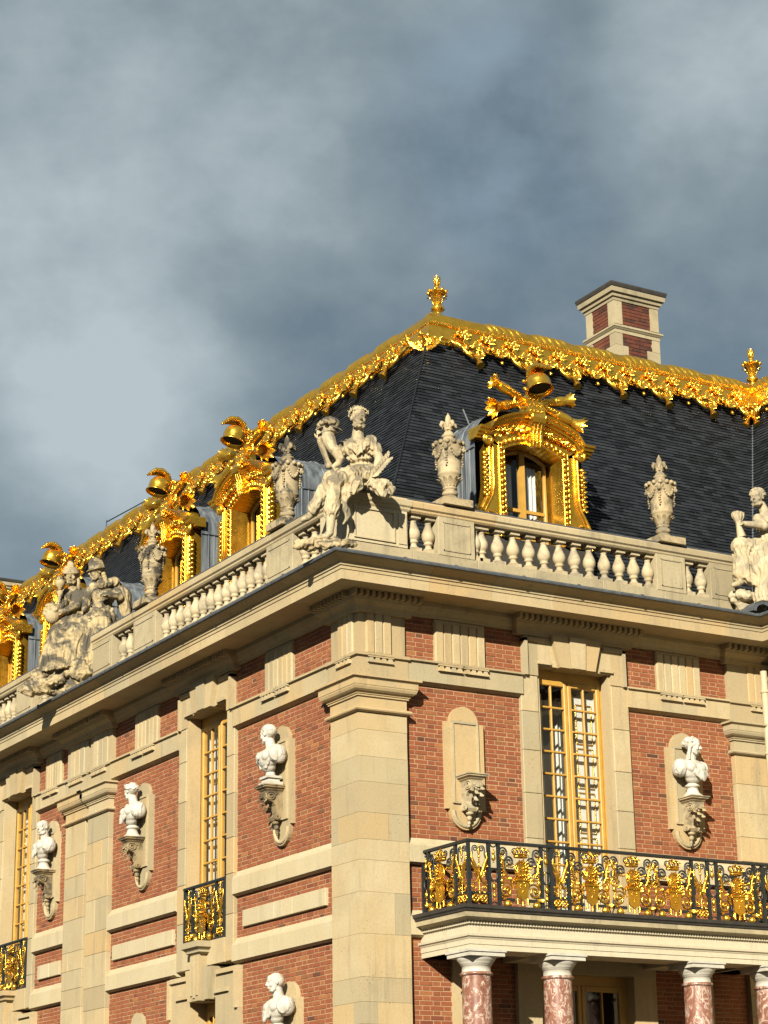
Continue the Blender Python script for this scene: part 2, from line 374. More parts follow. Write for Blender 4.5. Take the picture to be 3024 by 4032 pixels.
def copy_tree(o, parent=None, mtx=None, label=None, root=True):
    c = o.copy(); COL.objects.link(c)
    if parent is not None: c.parent = parent
    if root:
        if mtx is not None: c.matrix_basis = mtx
        if label: c['label'] = label
    for ch in list(CH.get(o.name, [])): copy_tree(ch, c, root=False)
    return c
CH = {}
def index_children():
    CH.clear()
    for o in bpy.data.objects:
        if o.parent: CH.setdefault(o.parent.name, []).append(o)
def tr(x, y, z, rz=0.0, sc=1.0): return Matrix.Translation((x, y, z)) @ Matrix.Rotation(rz, 4, 'Z') @ Matrix.Scale(sc, 4)
def arc(cx, cz, r, a0, a1, n): return [(cx + r * math.cos(a0 + (a1 - a0) * i / n), cz + r * math.sin(a0 + (a1 - a0) * i / n)) for i in range(n + 1)]
def spiral(cx, cy, cz, r0, r1, a0, turns, n=14, plane='xz'):
    out = []
    for i in range(n + 1):
        f = i / n; r = r0 + (r1 - r0) * f; a = a0 + turns * 2 * math.pi * f
        out.append((cx + r * math.cos(a), cy, cz + r * math.sin(a)) if plane == 'xz' else (cx, cy + r * math.cos(a), cz + r * math.sin(a)))
    return out
# ------------------------------------------------------------------ ground
g = MB(); g.add([(-400, -400, 0), (400, -400, 0), (400, 400, 0), (-400, 400, 0)], [(0, 1, 2, 3)])
go = g.build('ground', M['gravel']); tag(go, 'pale paved court in front of the brick palace', 'ground'); go['kind'] = 'structure'

# ------------------------------------------------------------------ the palace: walls
XW = 8.44                       # plane of the projecting wing at the right
palace = thing('palace', 'red brick and cream stone palace corner under a dark slate mansard roof', 'building')
SIDES = {'R': TR, 'L': TL}
def simple(name, mat, parent, boxes, T=None, **kw):
    mb = MB()
    for bx in boxes: mb.box(*bx)
    return mb.build(name, mat, parent, T, **kw)
def stones(parent, u0, u1, v0, v1, z0, z1, T, mat='stone', nu=1, nz=1, jit=0.0, name='stone', gap=0.004, ch=0.006):
    """a wall of separate blocks, nu along by nz up"""
    us = [u0 + (u1 - u0) * i / nu for i in range(nu + 1)]; zs = [z0 + (z1 - z0) * i / nz for i in range(nz + 1)]
    for i in range(1, nu): us[i] += rng.uniform(-jit, jit) * (u1 - u0) / nu
    for i in range(1, nz): zs[i] += rng.uniform(-jit, jit) * (z1 - z0) / nz
    for i in range(nu):
        for j in range(nz):
            mb = MB(); dv = rng.uniform(-0.002, 0.002)
            mb.cbox(us[i] + gap * (i > 0) / 2, us[i + 1] - gap * (i < nu - 1) / 2, v0 + dv, v1, zs[j] + gap * (j > 0) / 2, zs[j + 1] - gap * (j < nz - 1) / 2, ch)
            mb.build(name, M[mat], parent, T)

# bricks: Flemish bond, 300 of the nearest as separate parts, the rest joined
BC, BS, BH, BJ = 0.0735, 0.245, 0.1385, 0.011       # course, stretcher and header pitch, joint
def brick_mb(L, c=0.004):
    mb = MB(); mb.cbox(0, L, 0, 0.05, 0, BC - BJ, c); return mb
brick_me = {}
for T_, k in ((TR, 'R'), (TL, 'L')):
    for L_ in (BS, BH): brick_me[(k, L_)] = brick_mb(L_ - BJ).mesh('brick', M['brick'], T_)
brick_count = [0]
def brick_panel(wall, u0, u1, z0, z1, side, single=False, v=0.10, mat='brick'):
    T = SIDES[side]; mb = MB(); n = int(round((z1 - z0) / BC)); bc = (z1 - z0) / n
    for r in range(n):
        z = z0 + r * bc + BJ / 2; u = u0 - (0.0 if r % 2 else 0.192) ; k = 0
        while u < u1 - 0.02:
            L = BS if k % 2 == 0 else BH
            a, b2 = max(u, u0), min(u + L, u1)
            if b2 - a > 0.03:
                dv = rng.uniform(-0.004, 0.004)
                if single and brick_count[0] < 300 and a == u and b2 == u + L:
                    p = T @ Vector((a + BJ / 2, v + dv, z)); put(brick_me[(side, L)], 'brick', wall, Matrix.Translation(p)); brick_count[0] += 1
                else:
                    t = MB(); t.cbox(a + BJ / 2, b2 - BJ / 2, v + dv, v + 0.05, z, z + bc - BJ, 0.004); mb.join(t)
            u += L; k += 1
    if mb.v: mb.build('brickwork', M[mat], wall, T, kind='stuff')
def wall_panel(u0, u1, z0, z1, side, single=False):
    mb = MB(); mb.box(u0, u1, 0.106, 0.6, z0, z1)
    w = mb.build('brick_wall', M['mortar'], palace, SIDES[side])
    brick_panel(w, u0, u1, z0, z1, side, single); return w
Z_B1, Z_B1T, Z_B2, Z_B2T, Z_AR = 6.89, 7.28, 5.77, 6.13, 9.79
# right (south) facade
wall_panel(0.887, 3.12, Z_B1T, Z_AR, 'R', True)
wall_panel(5.315, 7.54, Z_B1T, Z_AR, 'R', False)
wall_panel(0.887, 3.12, Z_B2T, Z_B1, 'R'); wall_panel(5.315, 7.54, Z_B2T, Z_B1, 'R')
wall_panel(0.887, 1.67, 0.6, Z_B2 + 0.2, 'R'); wall_panel(1.95, 2.86, 0.6, Z_B2 + 0.2, 'R'); wall_panel(5.58, 6.5, 0.6, Z_B2 + 0.2, 'R'); wall_panel(6.78, 7.54, 0.6, Z_B2 + 0.2, 'R')
# left (west) facade
wall_panel(0.887, 4.34, Z_B1T, Z_AR, 'L'); wall_panel(6.565, 9.62, Z_B1T, Z_AR, 'L'); wall_panel(11.72, 13.4, Z_B1T, Z_AR, 'L'); wall_panel(15.6, 18.9, Z_B1T, Z_AR, 'L')
wall_panel(0.887, 4.34, Z_B2T, Z_B1, 'L'); wall_panel(6.565, 9.62, Z_B2T, Z_B1, 'L'); wall_panel(11.72, 13.4, Z_B2T, Z_B1, 'L'); wall_panel(15.6, 18.9, Z_B2T, Z_B1, 'L')
wall_panel(0.887, 4.12, 2.6, Z_B2, 'L'); wall_panel(6.785, 9.62, 2.6, Z_B2, 'L'); wall_panel(11.72, 13.18, 2.6, Z_B2, 'L'); wall_panel(15.82, 18.9, 2.6, Z_B2, 'L')
# frieze bricks
FZ0, FZ1 = 10.15, 10.90
for a, b_ in ((0.90, 1.487), (2.447, 3.19), (5.25, 5.975), (6.92, 7.56)): wall_panel(a, b_, FZ0, FZ1, 'R')
for a, b_ in ((0.93, 2.26), (3.226, 4.40), (6.50, 7.55), (8.55, 9.60), (11.74, 12.2), (13.0, 13.45), (15.5, 16.7), (17.6, 18.9)): wall_panel(a, b_, FZ0, FZ1, 'L')
simple('rear_wall', M['stone'], palace, [(18.9, 34, 0.0, 0.6, 0, 11.1), (0.0, 18.9, 0.05, 0.6, 0, 2.6)], TL)
simple('plinth', M['stone'], palace, [(0.887, 7.6, 0.04, 0.6, 0, 0.6)], TR)

# corner pier, block by block
pier = part('corner_pier', palace)
simple('pier_core', M['mortar'], pier, [(0.012, 0.875, 0.012, 0.875, 0, 9.2)])
zj = [9.17, 8.902, 8.479, 8.08, 7.6, 7.185, 6.867, 6.38, 5.746, 5.097, 4.733, 4.406, 3.9, 3.4, 2.9, 2.4, 1.8, 1.2, 0.6, 0.0]
for i in range(len(zj) - 1):
    z1, z0 = zj[i] - 0.002, zj[i + 1] + 0.002; c = 0.007
    a = [0.51, 0.887, 0.51, 0.887, 0.52, 0.70, 0.887, 0.61, 0.245, 0.40, 0.27, 0.887][i % 12]
    bq = [0.887, 0.70, 0.887, 0.887, 0.68, 0.887, 0.55, 0.887, 0.887, 0.887, 0.25, 0.887][i % 12]
    def block(x0, x1, y0, y1, nm='stone'):
        mb = MB(); e = rng.uniform(-0.0015, 0.0015)
        mb.box(x0 + e, x1, y0 + e, y1, z0, z1)
        mb.build(nm, M['stone'], pier)
    block(0, a - 0.002, 0, bq - 0.002)
    if a < 0.88: block(a + 0.002, 0.887, 0, 0.5)
    if bq < 0.88: block(0, 0.5, bq + 0.002, 0.887)
def pilaster(u0, u1, side, n=12):
    p = part('pilaster', palace); T = SIDES[side]; z = 9.17; i = 0
    simple('pilaster_core', M['mortar'], p, [(u0 + 0.01, u1 - 0.01, 0.014, 0.6, 0, 9.18)], T)
    while z > 0.2:
        h = rng.choice([0.42, 0.5, 0.62, 0.36]); z0 = max(0, z - h)
        s = rng.choice([None, 0.3, 0.7, 0.55]) if i % 2 else None
        cuts = [u0, u1] if s is None else [u0, u0 + (u1 - u0) * s, u1]
        for a, b2 in zip(cuts, cuts[1:]):
            mb = MB(); mb.cbox(a + 0.002, b2 - 0.002, rng.uniform(-0.0015, 0.0015), 0.5, z0 + 0.002, z - 0.002, 0.005); mb.build('stone', M['stone'], p, T)
        z = z0; i += 1
pilaster(7.54, XW + 0.3, 'R'); pilaster(9.60, 10.63, 'L'); pilaster(10.74, 11.74, 'L'); pilaster(18.7, 19.8, 'L')
simple('pilaster_joint', M['stone'], palace, [(10.63, 10.74, 0.05, 0.4, 0, 6.35), (10.63, 10.74, 0.05, 0.4, 6.62, 6.9), (10.63, 10.74, 0.28, 0.5, 6.9, 8.6), (10.63, 10.74, 0.05, 0.4, 8.6, 9.2)], TL)

# string courses and stone tablets
def band(u0, u1, z0, side, n, h=0.265, name='string_course'):
    b_ = part(name, palace); T = SIDES[side]
    us = [u0 + (u1 - u0) * i / n for i in range(n + 1)]
    for i in range(1, n): us[i] += rng.uniform(-0.25, 0.25) * (u1 - u0) / n
    for i in range(n):
        mb = MB(); a, b2 = us[i] + 0.002, us[i + 1] - 0.002
        mb.prism_x([(0.0, z0), (0.012, z0 - 0.006), (0.05, z0 - 0.03), (0.4, z0 - 0.03), (0.4, z0 + h + 0.125), (0.10, z0 + h + 0.125), (0.06, z0 + h + 0.06), (0.0, z0 + h)], a, b2)
        mb.build('stone', M['stone_pale'], b_, T)
band(0.889, 3.12, Z_B1, 'R', 3); band(5.315, 7.538, Z_B1, 'R', 3); band(0.889, 3.12, Z_B2, 'R', 2); band(5.315, 7.538, Z_B2, 'R', 2)
for z_ in (Z_B1, Z_B2):
    band(0.889, 4.34, z_, 'L', 6); band(6.565, 9.598, z_, 'L', 5); band(11.742, 13.4, z_, 'L', 3); band(15.6, 18.7, z_, 'L', 4)
for u0, u1 in ((1.18, 4.04), (6.76, 9.42), (12.0, 13.12), (15.9, 18.4)):
    tb = part('stone_tablet', palace); stones(tb, u0, u1, 0.045, 0.2, 6.315, 6.59, TL, 'stone_pale', max(2, int((u1 - u0) / 0.9)), 1, 0.2)

# capitals and entablature
def offpath(p, left=34.0, wing=9.0): return [(-p, left), (-p, -p), (XW - p, -p), (XW - p, -wing)]
def sweep_open(mb, prof, nodes_fn):
    rows = [[(*nodes_fn(p)[i], z) for p, z in prof] for i in range(len(nodes_fn(0)))]
    mb.grid(rows, smooth=False)
CAP = [(-0.02, 9.175), (0.035, 9.182), (0.062, 9.20), (0.072, 9.22), (0.062, 9.245), (0.03, 9.262), (0.002, 9.27), (0.002, 9.425), (0.03, 9.43), (0.03, 9.455), (0.045, 9.46), (0.05, 9.483),
       (0.085, 9.497), (0.115, 9.522), (0.132, 9.56), (0.135, 9.582), (0.142, 9.586), (0.142, 9.672), (0.15, 9.684), (0.178, 9.702), (0.19, 9.706), (0.19, 9.738), (0.0, 9.77)]
cap = part('capital', palace)
mb = MB(); sweep_open(mb, CAP, lambda p: [(0.887 + p, 0.3), (0.887 + p, -p), (-p, -p), (-p, 0.887 + p), (0.3, 0.887 + p)]); mb.build('capital_moulding', M['stone'], cap)
simple('capital_block', M['stone'], cap, [(-0.001, 0.888, -0.001, 0.888, 9.27, 9.8)])
def pil_cap(u0, u1, side):
    c_ = part('capital', palace); mb = MB(); sweep_open(mb, CAP, lambda p: [(u0 - p, 0.3), (u0 - p, -p), (u1 + p, -p), (u1 + p, 0.3)])
    mb.build('capital_moulding', M['stone'], c_, SIDES[side]); simple('capital_block', M['stone'], c_, [(u0, u1, -0.001, 0.4, 9.27, 9.8)], SIDES[side])
pil_cap(7.54, XW + 0.3, 'R'); pil_cap(9.60, 10.60, 'L'); pil_cap(10.76, 11.74, 'L'); pil_cap(18.7, 19.8, 'L')

# architrave (blocks), taenia, triglyphs
def architrave(u0, u1, side, n, v0=0.0):
    a_ = part('architrave', palace); T = SIDES[side]
    us = [u0 + (u1 - u0) * i / n for i in range(n + 1)]
    for i in range(n):
        mb = MB(); a, b2 = us[i] + 0.002, us[i + 1] - 0.002
        mb.prism_x([(v0, 9.79), (v0 + 0.10, 9.745), (v0 + 0.14, 9.72), (0.5, 9.72), (0.5, 10.12), (v0, 10.12)], a, b2); mb.build('stone', M['stone'], a_, T)
    mb = MB(); mb.prism_x([(v0 + 0.0, 10.10), (v0 - 0.045, 10.105), (v0 - 0.045, 10.135), (v0 + 0.2, 10.16), (0.4, 10.16), (0.4, 10.10)], u0, u1); mb.build('taenia', M['stone'], a_, T)
architrave(0.93, 3.15, 'R', 3); architrave(5.285, 7.5, 'R', 3); architrave(0.93, 4.365, 'L', 4); architrave(6.54, 9.57, 'L', 4); architrave(11.77, 13.42, 'L', 2); architrave(15.58, 18.7, 'L', 3)
# ressaut over the corner pier
cor = part('corner_entablature', palace)
mb = MB(); sweep_open(mb, [(-0.2, 9.765), (0.01, 9.765), (0.01, 10.085), (0.055, 10.09), (0.055, 10.14), (-0.04, 10.165), (-0.04, 10.80), (0.012, 10.805), (0.012, 10.86)],
                      lambda p: [(0.3, 0.93 + p * 0.4), (-p, 0.93 + p * 0.4), (-p, -p), (0.92 + p * 0.4, -p), (0.92 + p * 0.4, 0.3)]); mb.build('entablature_block', M['stone'], cor)
for u0, u1 in ((7.5, XW + 0.3),):
    mb = MB(); sweep_open(mb, [(-0.2, 9.765), (0.01, 9.765), (0.01, 10.085), (0.055, 10.09), (0.055, 10.14), (-0.02, 10.165), (-0.02, 10.80), (0.012, 10.805), (0.012, 10.86)],
                          lambda p: [(u0 - p * 0.4, 0.3), (u0 - p * 0.4, -p), (u1, -p), (u1, 0.3)]); mb.build('entablature_block', M['stone'], palace)
for u0, u1 in ((9.56, 10.62), (10.74, 11.78)):
    mb = MB(); sweep_open(mb, [(-0.2, 9.765), (0.01, 9.765), (0.01, 10.085), (0.055, 10.09), (0.055, 10.14), (-0.02, 10.165), (-0.02, 10.80), (0.012, 10.805), (0.012, 10.86)],
                          lambda p: [(u0 - p * 0.4, 0.3), (u0 - p * 0.4, -p), (u1 + p * 0.4, -p), (u1 + p * 0.4, 0.3)]); mb.build('entablature_block', M['stone'], palace, TL)
def triglyph(u0, u1, side, v=0.035, n=6, z0=10.16, z1=10.80, split=True):
    """upright bars with V channels and the guttae strip below"""
    t_ = part('triglyph', palace); T = SIDES[side]; w = (u1 - u0) / n
    simple('triglyph_back', M['stone'], t_, [(u0, u1, v + 0.028, 0.4, z0, z1 + 0.06)], T)
    for i in range(n):
        mb = MB(); a = u0 + i * w; d = 0.018
        mb.prism([(a, z0), (a + w, z0), (a + w, z1), (a, z1)], v + 0.03, v + 0.031)
        mb = MB(); mb.add([(a + d, v, z0), (a + w - d, v, z0), (a + w - 0.001, v + 0.03, z0), (a + 0.001, v + 0.03, z0), (a + d, v, z1), (a + w - d, v, z1), (a + w - 0.001, v + 0.03, z1), (a + 0.001, v + 0.03, z1)],
                          [(0, 1, 5, 4), (1, 2, 6, 5), (3, 0, 4, 7), (4, 5, 6, 7), (0, 3, 2, 1)])
        mb.build('triglyph_bar', M['stone'], t_, T)
    gp = [(u0, u1)] if not split else [(u0, (u0 + u1) / 2 - 0.02), ((u0 + u1) / 2 + 0.02, u1)]
    for a, b2 in gp:
        mb = MB(); mb.box(a, b2, -0.055, 0.1, 10.07, 10.098); k = max(3, int((b2 - a) / 0.095)); ww = (b2 - a) / k
        for i in range(k):
            c = a + (i + 0.5) * ww
            mb.add([(c - ww * 0.24, -0.045, 10.07), (c + ww * 0.24, -0.045, 10.07), (c + ww * 0.5, -0.055, 9.985), (c - ww * 0.5, -0.055, 9.985), (c - ww * 0.24, 0.05, 10.07), (c + ww * 0.24, 0.05, 10.07), (c + ww * 0.5, 0.05, 9.985), (c - ww * 0.5, 0.05, 9.985)],
                   [(0, 3, 2, 1), (0, 1, 5, 4), (3, 7, 6, 2), (0, 4, 7, 3), (1, 2, 6, 5)])
        mb.build('guttae', M['stone'], t_, T)
triglyph(1.487, 2.447, 'R'); triglyph(5.975, 6.92, 'R'); triglyph(0.17, 0.64, 'R', -0.0, 3, split=False); triglyph(7.95, 8.42, 'R', -0.0, 3, split=False)
triglyph(0.17, 0.64, 'L', -0.0, 3, split=False); triglyph(2.26, 3.226, 'L'); triglyph(7.55, 8.55, 'L'); triglyph(9.75, 10.45, 'L', -0.0, 3, split=False); triglyph(10.9, 11.6, 'L', -0.0, 3, split=False)
triglyph(12.2, 13.0, 'L'); triglyph(16.7, 17.6, 'L')

# window surrounds of the main floor
def surround(side, uo0, u0, u1, uo1, zs, zt):
    """jambs, flat arch with three raised voussoirs, eared trim"""
    s_ = part('window_surround', palace); T = SIDES[side]; v = 0.03
    for a, b2 in ((uo0, u0), (u1, uo1)):
        n = 6; z = zs
        zz = [zs + (10.13 - zs) * i / n for i in range(n + 1)]
        for i in range(1, n): zz[i] += rng.uniform(-0.12, 0.12)
        for i in range(n):
            mb = MB(); mb.cbox(a, b2, v, 0.6, zz[i] + 0.002, zz[i + 1] - 0.002, 0.01); mb.build('stone', M['stone'], s_, T)
    for a, b2 in ((u0 - 0.008, u0 + 0.045), (u1 - 0.045, u1 + 0.008)): simple('jamb_fillet', M['stone'], s_, [(a, b2, v + 0.035, 0.3, zs, zt)], T)
    w = uo1 - uo0; c = (u0 + u1) / 2
    simple('lintel', M['stone'], s_, [(uo0 + 0.07, uo1 - 0.07, 0.012, 0.6, 10.132, 10.70)] if False else [(uo0 + 0.07, u0, 0.012, 0.6, 10.132, 10.86), (u1, uo1 - 0.07, 0.012, 0.6, 10.132, 10.86), (u0, u1, 0.012, 0.6, zt, 10.86)], T)
    # eared trim
    mb = MB()
    for a, b2, q0, q1 in ((uo0 + 0.06, uo0 + 0.12, 10.12, 10.75), (uo1 - 0.12, uo1 - 0.06, 10.12, 10.75), (uo0 + 0.06, c - 0.58, 10.70, 10.755), (c + 0.58, uo1 - 0.06, 10.70, 10.755)): simple('eared_trim', M['stone'], s_, [(a, b2, -0.035, 0.1, q0, q1)], T)
    for a, b2 in ((u0 - 0.02, c - 0.5), (c + 0.5, u1 + 0.02)): simple('inner_trim', M['stone'], s_, [(a, b2, -0.03, 0.1, zt + 0.02, zt + 0.075)], T)
    for a0, a1, b0, b1, dv in ((-0.36, -0.145, -0.50, -0.175, 0.0), (-0.135, 0.135, -0.165, 0.165, -0.03), (0.145, 0.36, 0.175, 0.50, 0.0)):
        mb = MB(); mb.prism([(c + a0, zt - 0.01), (c + a1, zt - 0.01), (c + b1, 10.83), (c + b0, 10.83)], -0.085 + dv, 0.5); mb.build('voussoir', M['stone'], s_, T)
    return s_
WIN = {'R': [(3.12, 3.465, 4.963, 5.315)], 'L': [(4.34, 4.63, 6.25, 6.565), (13.4, 13.68, 15.3, 15.6)]}
for side in 'RL':
    for uo0, u0, u1, uo1 in WIN[side]: surround(side, uo0, u0, u1, uo1, 6.0 if side == 'R' else 5.80, 10.31)
for uo0, u0, u1, uo1 in WIN['L']:
    s_ = part('window_apron', palace); c = (u0 + u1) / 2
    simple('sill', M['stone'], s_, [(u0, u1, 0.0, 0.6, 5.80, 6.21)], TL)
    # ground floor surround with fluted keystone bracket
    simple('stone', M['stone'], s_, [(uo0 - 0.22, u0 + 0.33, 0.012, 0.6, 2.6, 5.70)], TL); simple('stone', M['stone'], s_, [(u1 - 0.33, uo1 + 0.22, 0.012, 0.6, 2.6, 5.70)], TL)
    simple('stone', M['stone'], s_, [(u0 + 0.33, u1 - 0.33, 0.012, 0.6, 5.24, 5.76)], TL)
    mb = MB()
    for a, b2, q0, q1 in ((uo0 - 0.223, uo0 - 0.14, 5.0, 5.68), (uo1 + 0.14, uo1 + 0.223, 5.0, 5.68), (uo0 - 0.14, c - 0.55, 5.61, 5.68), (c + 0.55, uo1 + 0.14, 5.61, 5.68), (uo0 + 0.1, c - 0.48, 5.30, 5.36), (c + 0.48, uo1 - 0.1, 5.30, 5.36)): simple('eared_trim', M['stone'], s_, [(a, b2, -0.04, 0.1, q0, q1)], TL)
    for sg in (-1, 1):
        mb = MB(); mb.prism([(c + sg * 0.22, 5.22), (c + sg * 0.40, 5.22), (c + sg * 0.50, 5.76), (c + sg * 0.22, 5.76)], -0.09, 0.4); mb.build('voussoir', M['stone'], s_, TL)
    mb = MB(); mb.box(c - 0.17, c + 0.17, -0.15, 0.3, 5.21, 6.0)
    for i in range(3): mb.box(c - 0.145 + i * 0.105, c - 0.065 + i * 0.105, -0.172, -0.1, 5.26 if i % 2 else 5.3, 5.96)
    mb.build('fluted_bracket', M['stone'], s_, TL)
    mb = MB(); sweep_open(mb, [(0.14, 5.99), (0.2, 6.02), (0.2, 6.05), (0.24, 6.09), (0.27, 6.10), (0.27, 6.20), (-0.1, 6.215)], lambda p: [(c - 0.06 - p, 0.2), (c - 0.06 - p, -p), (c + 0.06 + p, -p), (c + 0.06 + p, 0.2)])
    mb.build('bracket_cap', M['stone'], s_, TL)
simple('door_jamb', M['stone'], palace, [(1.67, 1.95, 0.05, 0.6, 0, 5.6)], TR); simple('door_jamb', M['stone'], palace, [(6.5, 6.78, 0.05, 0.6, 0, 5.6)], TR)
simple('door_jamb', M['stone'], palace, [(2.86, 3.3, 0.03, 0.6, 0, 5.3)], TR); simple('door_jamb', M['stone'], palace, [(5.13, 5.58, 0.03, 0.6, 0, 5.3)], TR)
simple('door_lintel', M['stone'], palace, [(2.86, 5.58, 0.02, 0.6, 5.3, 5.98)], TR)

# cornice: bed mouldings, dentils, corona and cymatium in blocks, lead covering
cornice = part('cornice', palace)
mb = MB(); sweep_open(mb, [(-0.2, 10.87), (-0.05, 10.87), (-0.045, 10.91), (-0.02, 10.925), (0.01, 10.96), (0.045, 11.02), (0.06, 11.03), (0.06, 11.105)], lambda p: offpath(p)); mb.build('bed_moulding', M['stone'], cornice)
BED = [(-0.1, 10.80), (0.03, 10.80), (0.03, 10.83), (0.05, 10.835), (0.05, 10.87), (0.062, 10.90), (0.10, 10.925), (0.15, 10.96), (0.165, 10.995), (0.18, 11.0), (0.18, 11.10)]
mb = MB(); sweep_open(mb, BED, lambda p: [(0.2, 0.99 + p * 0.6), (-p, 0.99 + p * 0.6), (-p, -p), (0.98 + p * 0.6, -p), (0.98 + p * 0.6, 0.2)]); mb.build('bed_moulding', M['stone'], cornice)
dent = MB(); dent.box(0, 0.058, -0.27, -0.14, 11.005, 11.098); dent_me = {'R': dent.mesh('dentil', M['stone'], TR), 'L': dent.mesh('dentil', M['stone'], TL)}
def dentils(u0, u1, side):
    n = int((u1 - u0) / 0.106)
    for i in range(n):
        u = u0 + (u1 - u0 - 0.058) * i / (n - 1); put(dent_me[side], 'dentil', cornice, Matrix.Translation(SIDES[side] @ Vector((u, 0, 0))))
def bed_run(u0, u1, side):
    mb = MB(); sweep_open(mb, BED, lambda p: [(u0 - p * 0.6, 0.2), (u0 - p * 0.6, -p), (u1 + p * 0.6, -p), (u1 + p * 0.6, 0.2)]); mb.build('bed_moulding', M['stone'], cornice, SIDES[side])
    dentils(u0 - 0.1, u1 + 0.1, side)
dentils(-0.2, 1.08, 'R'); dentils(-0.03, 1.08, 'L')
bed_run(3.05, 5.38, 'R'); bed_run(7.45, 8.2, 'R'); bed_run(4.25, 6.65, 'L'); bed_run(9.5, 11.85, 'L'); bed_run(13.3, 15.7, 'L'); bed_run(18.6, 20, 'L')
CORN = [(-0.1, 11.10), (0.60, 11.10), (0.615, 11.085), (0.645, 11.085), (0.645, 11.235), (0.66, 11.245), (0.665, 11.295), (0.685, 11.30), (0.69, 11.35), (0.70, 11.355), (0.735, 11.372), (0.79, 11.40), (0.845, 11.42), (0.862, 11.435), (0.862, 11.452), (-0.1, 11.455)]
def corn_piece(nodes):
    mb = MB(); rows = [[(*f(p), z) for p, z in CORN] for f in nodes]; mb.grid(rows, closed_u=True, smooth=False)
    o = len(mb.v); k = len(CORN); mb.v += rows[0] + rows[-1]; mb.f += [tuple(o + i for i in range(k)), tuple(o + k + i for i in range(k - 1, -1, -1))]; mb.sm += [False, False]
    mb.build('cornice_stone', M['stone'], cornice)
G = 0.002
corn_piece([lambda p: (-p, 1.0 - G), lambda p: (-p, -p), lambda p: (0.96 - G, -p)])
cuts = [0.96, 2.15, 3.35, 4.5, 5.75, 7.05]
for a, b_ in zip(cuts, cuts[1:]): corn_piece([lambda p, a=a: (a + G, -p), lambda p, b_=b_: (b_ - G, -p)])
corn_piece([lambda p: (7.05 + G, -p), lambda p: (XW - p, -p), lambda p: (XW - p, -1.6 + G)])
corn_piece([lambda p: (XW - p, -1.6 - G), lambda p: (XW - p, -9.0)])
cuts = [1.0] + [1.0 + 1.25 * i + rng.uniform(-0.15, 0.15) for i in range(1, 16)]
for a, b_ in zip(cuts, cuts[1:]): corn_piece([lambda p, a=a: (-p, a + G), lambda p, b_=b_: (-p, b_ - G)])
corn_piece([lambda p: (-p, cuts[-1] + G), lambda p: (-p, 34)])
mb = MB(); sweep_open(mb, [(0.862, 11.447), (0.884, 11.445), (0.892, 11.47), (0.886, 11.497), (0.3, 11.60), (-0.6, 11.60)], lambda p: offpath(p)); lead_edge = mb.build('lead_covering', M['flash'], cornice)
for i, (x_, y_) in enumerate([(0.35, -0.889), (1.3, -0.889), (2.6, -0.889), (3.7, -0.889), (5.0, -0.889), (6.2, -0.889)] + [(-0.889, 0.8 + 1.3 * k) for k in range(12)]):
    mb = MB()
    if y_ < 0 and x_ > 0: mb.box(x_, x_ + 0.05, y_ - 0.012, y_ + 0.3, 11.443, 11.507)
    else: mb.box(x_ - 0.012, x_ + 0.3, y_, y_ + 0.05, 11.443, 11.507)
    mb.build('lead_lap', M['flash'], cornice)

# the wing at the right edge
wing_mb = MB(); wing_mb.box(XW, XW + 0.5, -9, 0.0, 0, 11.1); wing_mb.build('wing_wall', M['stone'], palace)

# ------------------------------------------------------------------ roof
SL = 1.897; RY0, RZ0 = 0.94, 12.0; TOPY = 3.97; TOPZ = RZ0 + SL * (TOPY - RY0); WX = 8.05
roof = part('roof', palace)
d_ = 0.03
rb = MB(); rb.add([(RY0, RY0, RZ0), (WX + RY0, RY0, RZ0), (WX + TOPY, TOPY, TOPZ), (TOPY, TOPY, TOPZ), (RY0, 34, RZ0), (TOPY, 34, TOPZ), (WX + RY0, -9, RZ0), (WX + TOPY, -9, TOPZ), (WX + TOPY, 34, TOPZ)],
               [(0, 1, 2, 3), (4, 0, 3, 5), (1, 6, 7, 2), (3, 2, 8, 5)]); rb.build('roof_boarding', M['dark'], roof)
simple('gutter_floor', M['flash'], roof, [(-0.1, 8.6, -0.1, 1.4, 11.55, 11.62), (-0.1, 1.4, 1.4, 34, 11.55, 11.62), (8.0, 9.4, -9, -0.1, 11.55, 11.62)])
simple('roof_kerb', M['flash'], roof, [(0.86, 8.9, 0.84, 0.96, 11.6, 12.02), (0.84, 0.96, 0.96, 34, 11.6, 12.02)])
slope_len = math.hypot(TOPY - RY0, TOPZ - RZ0); ca, sa = (TOPY - RY0) / slope_len, (TOPZ - RZ0) / slope_len
GA = 0.088; NR = int(slope_len / GA); slate_n = [0]
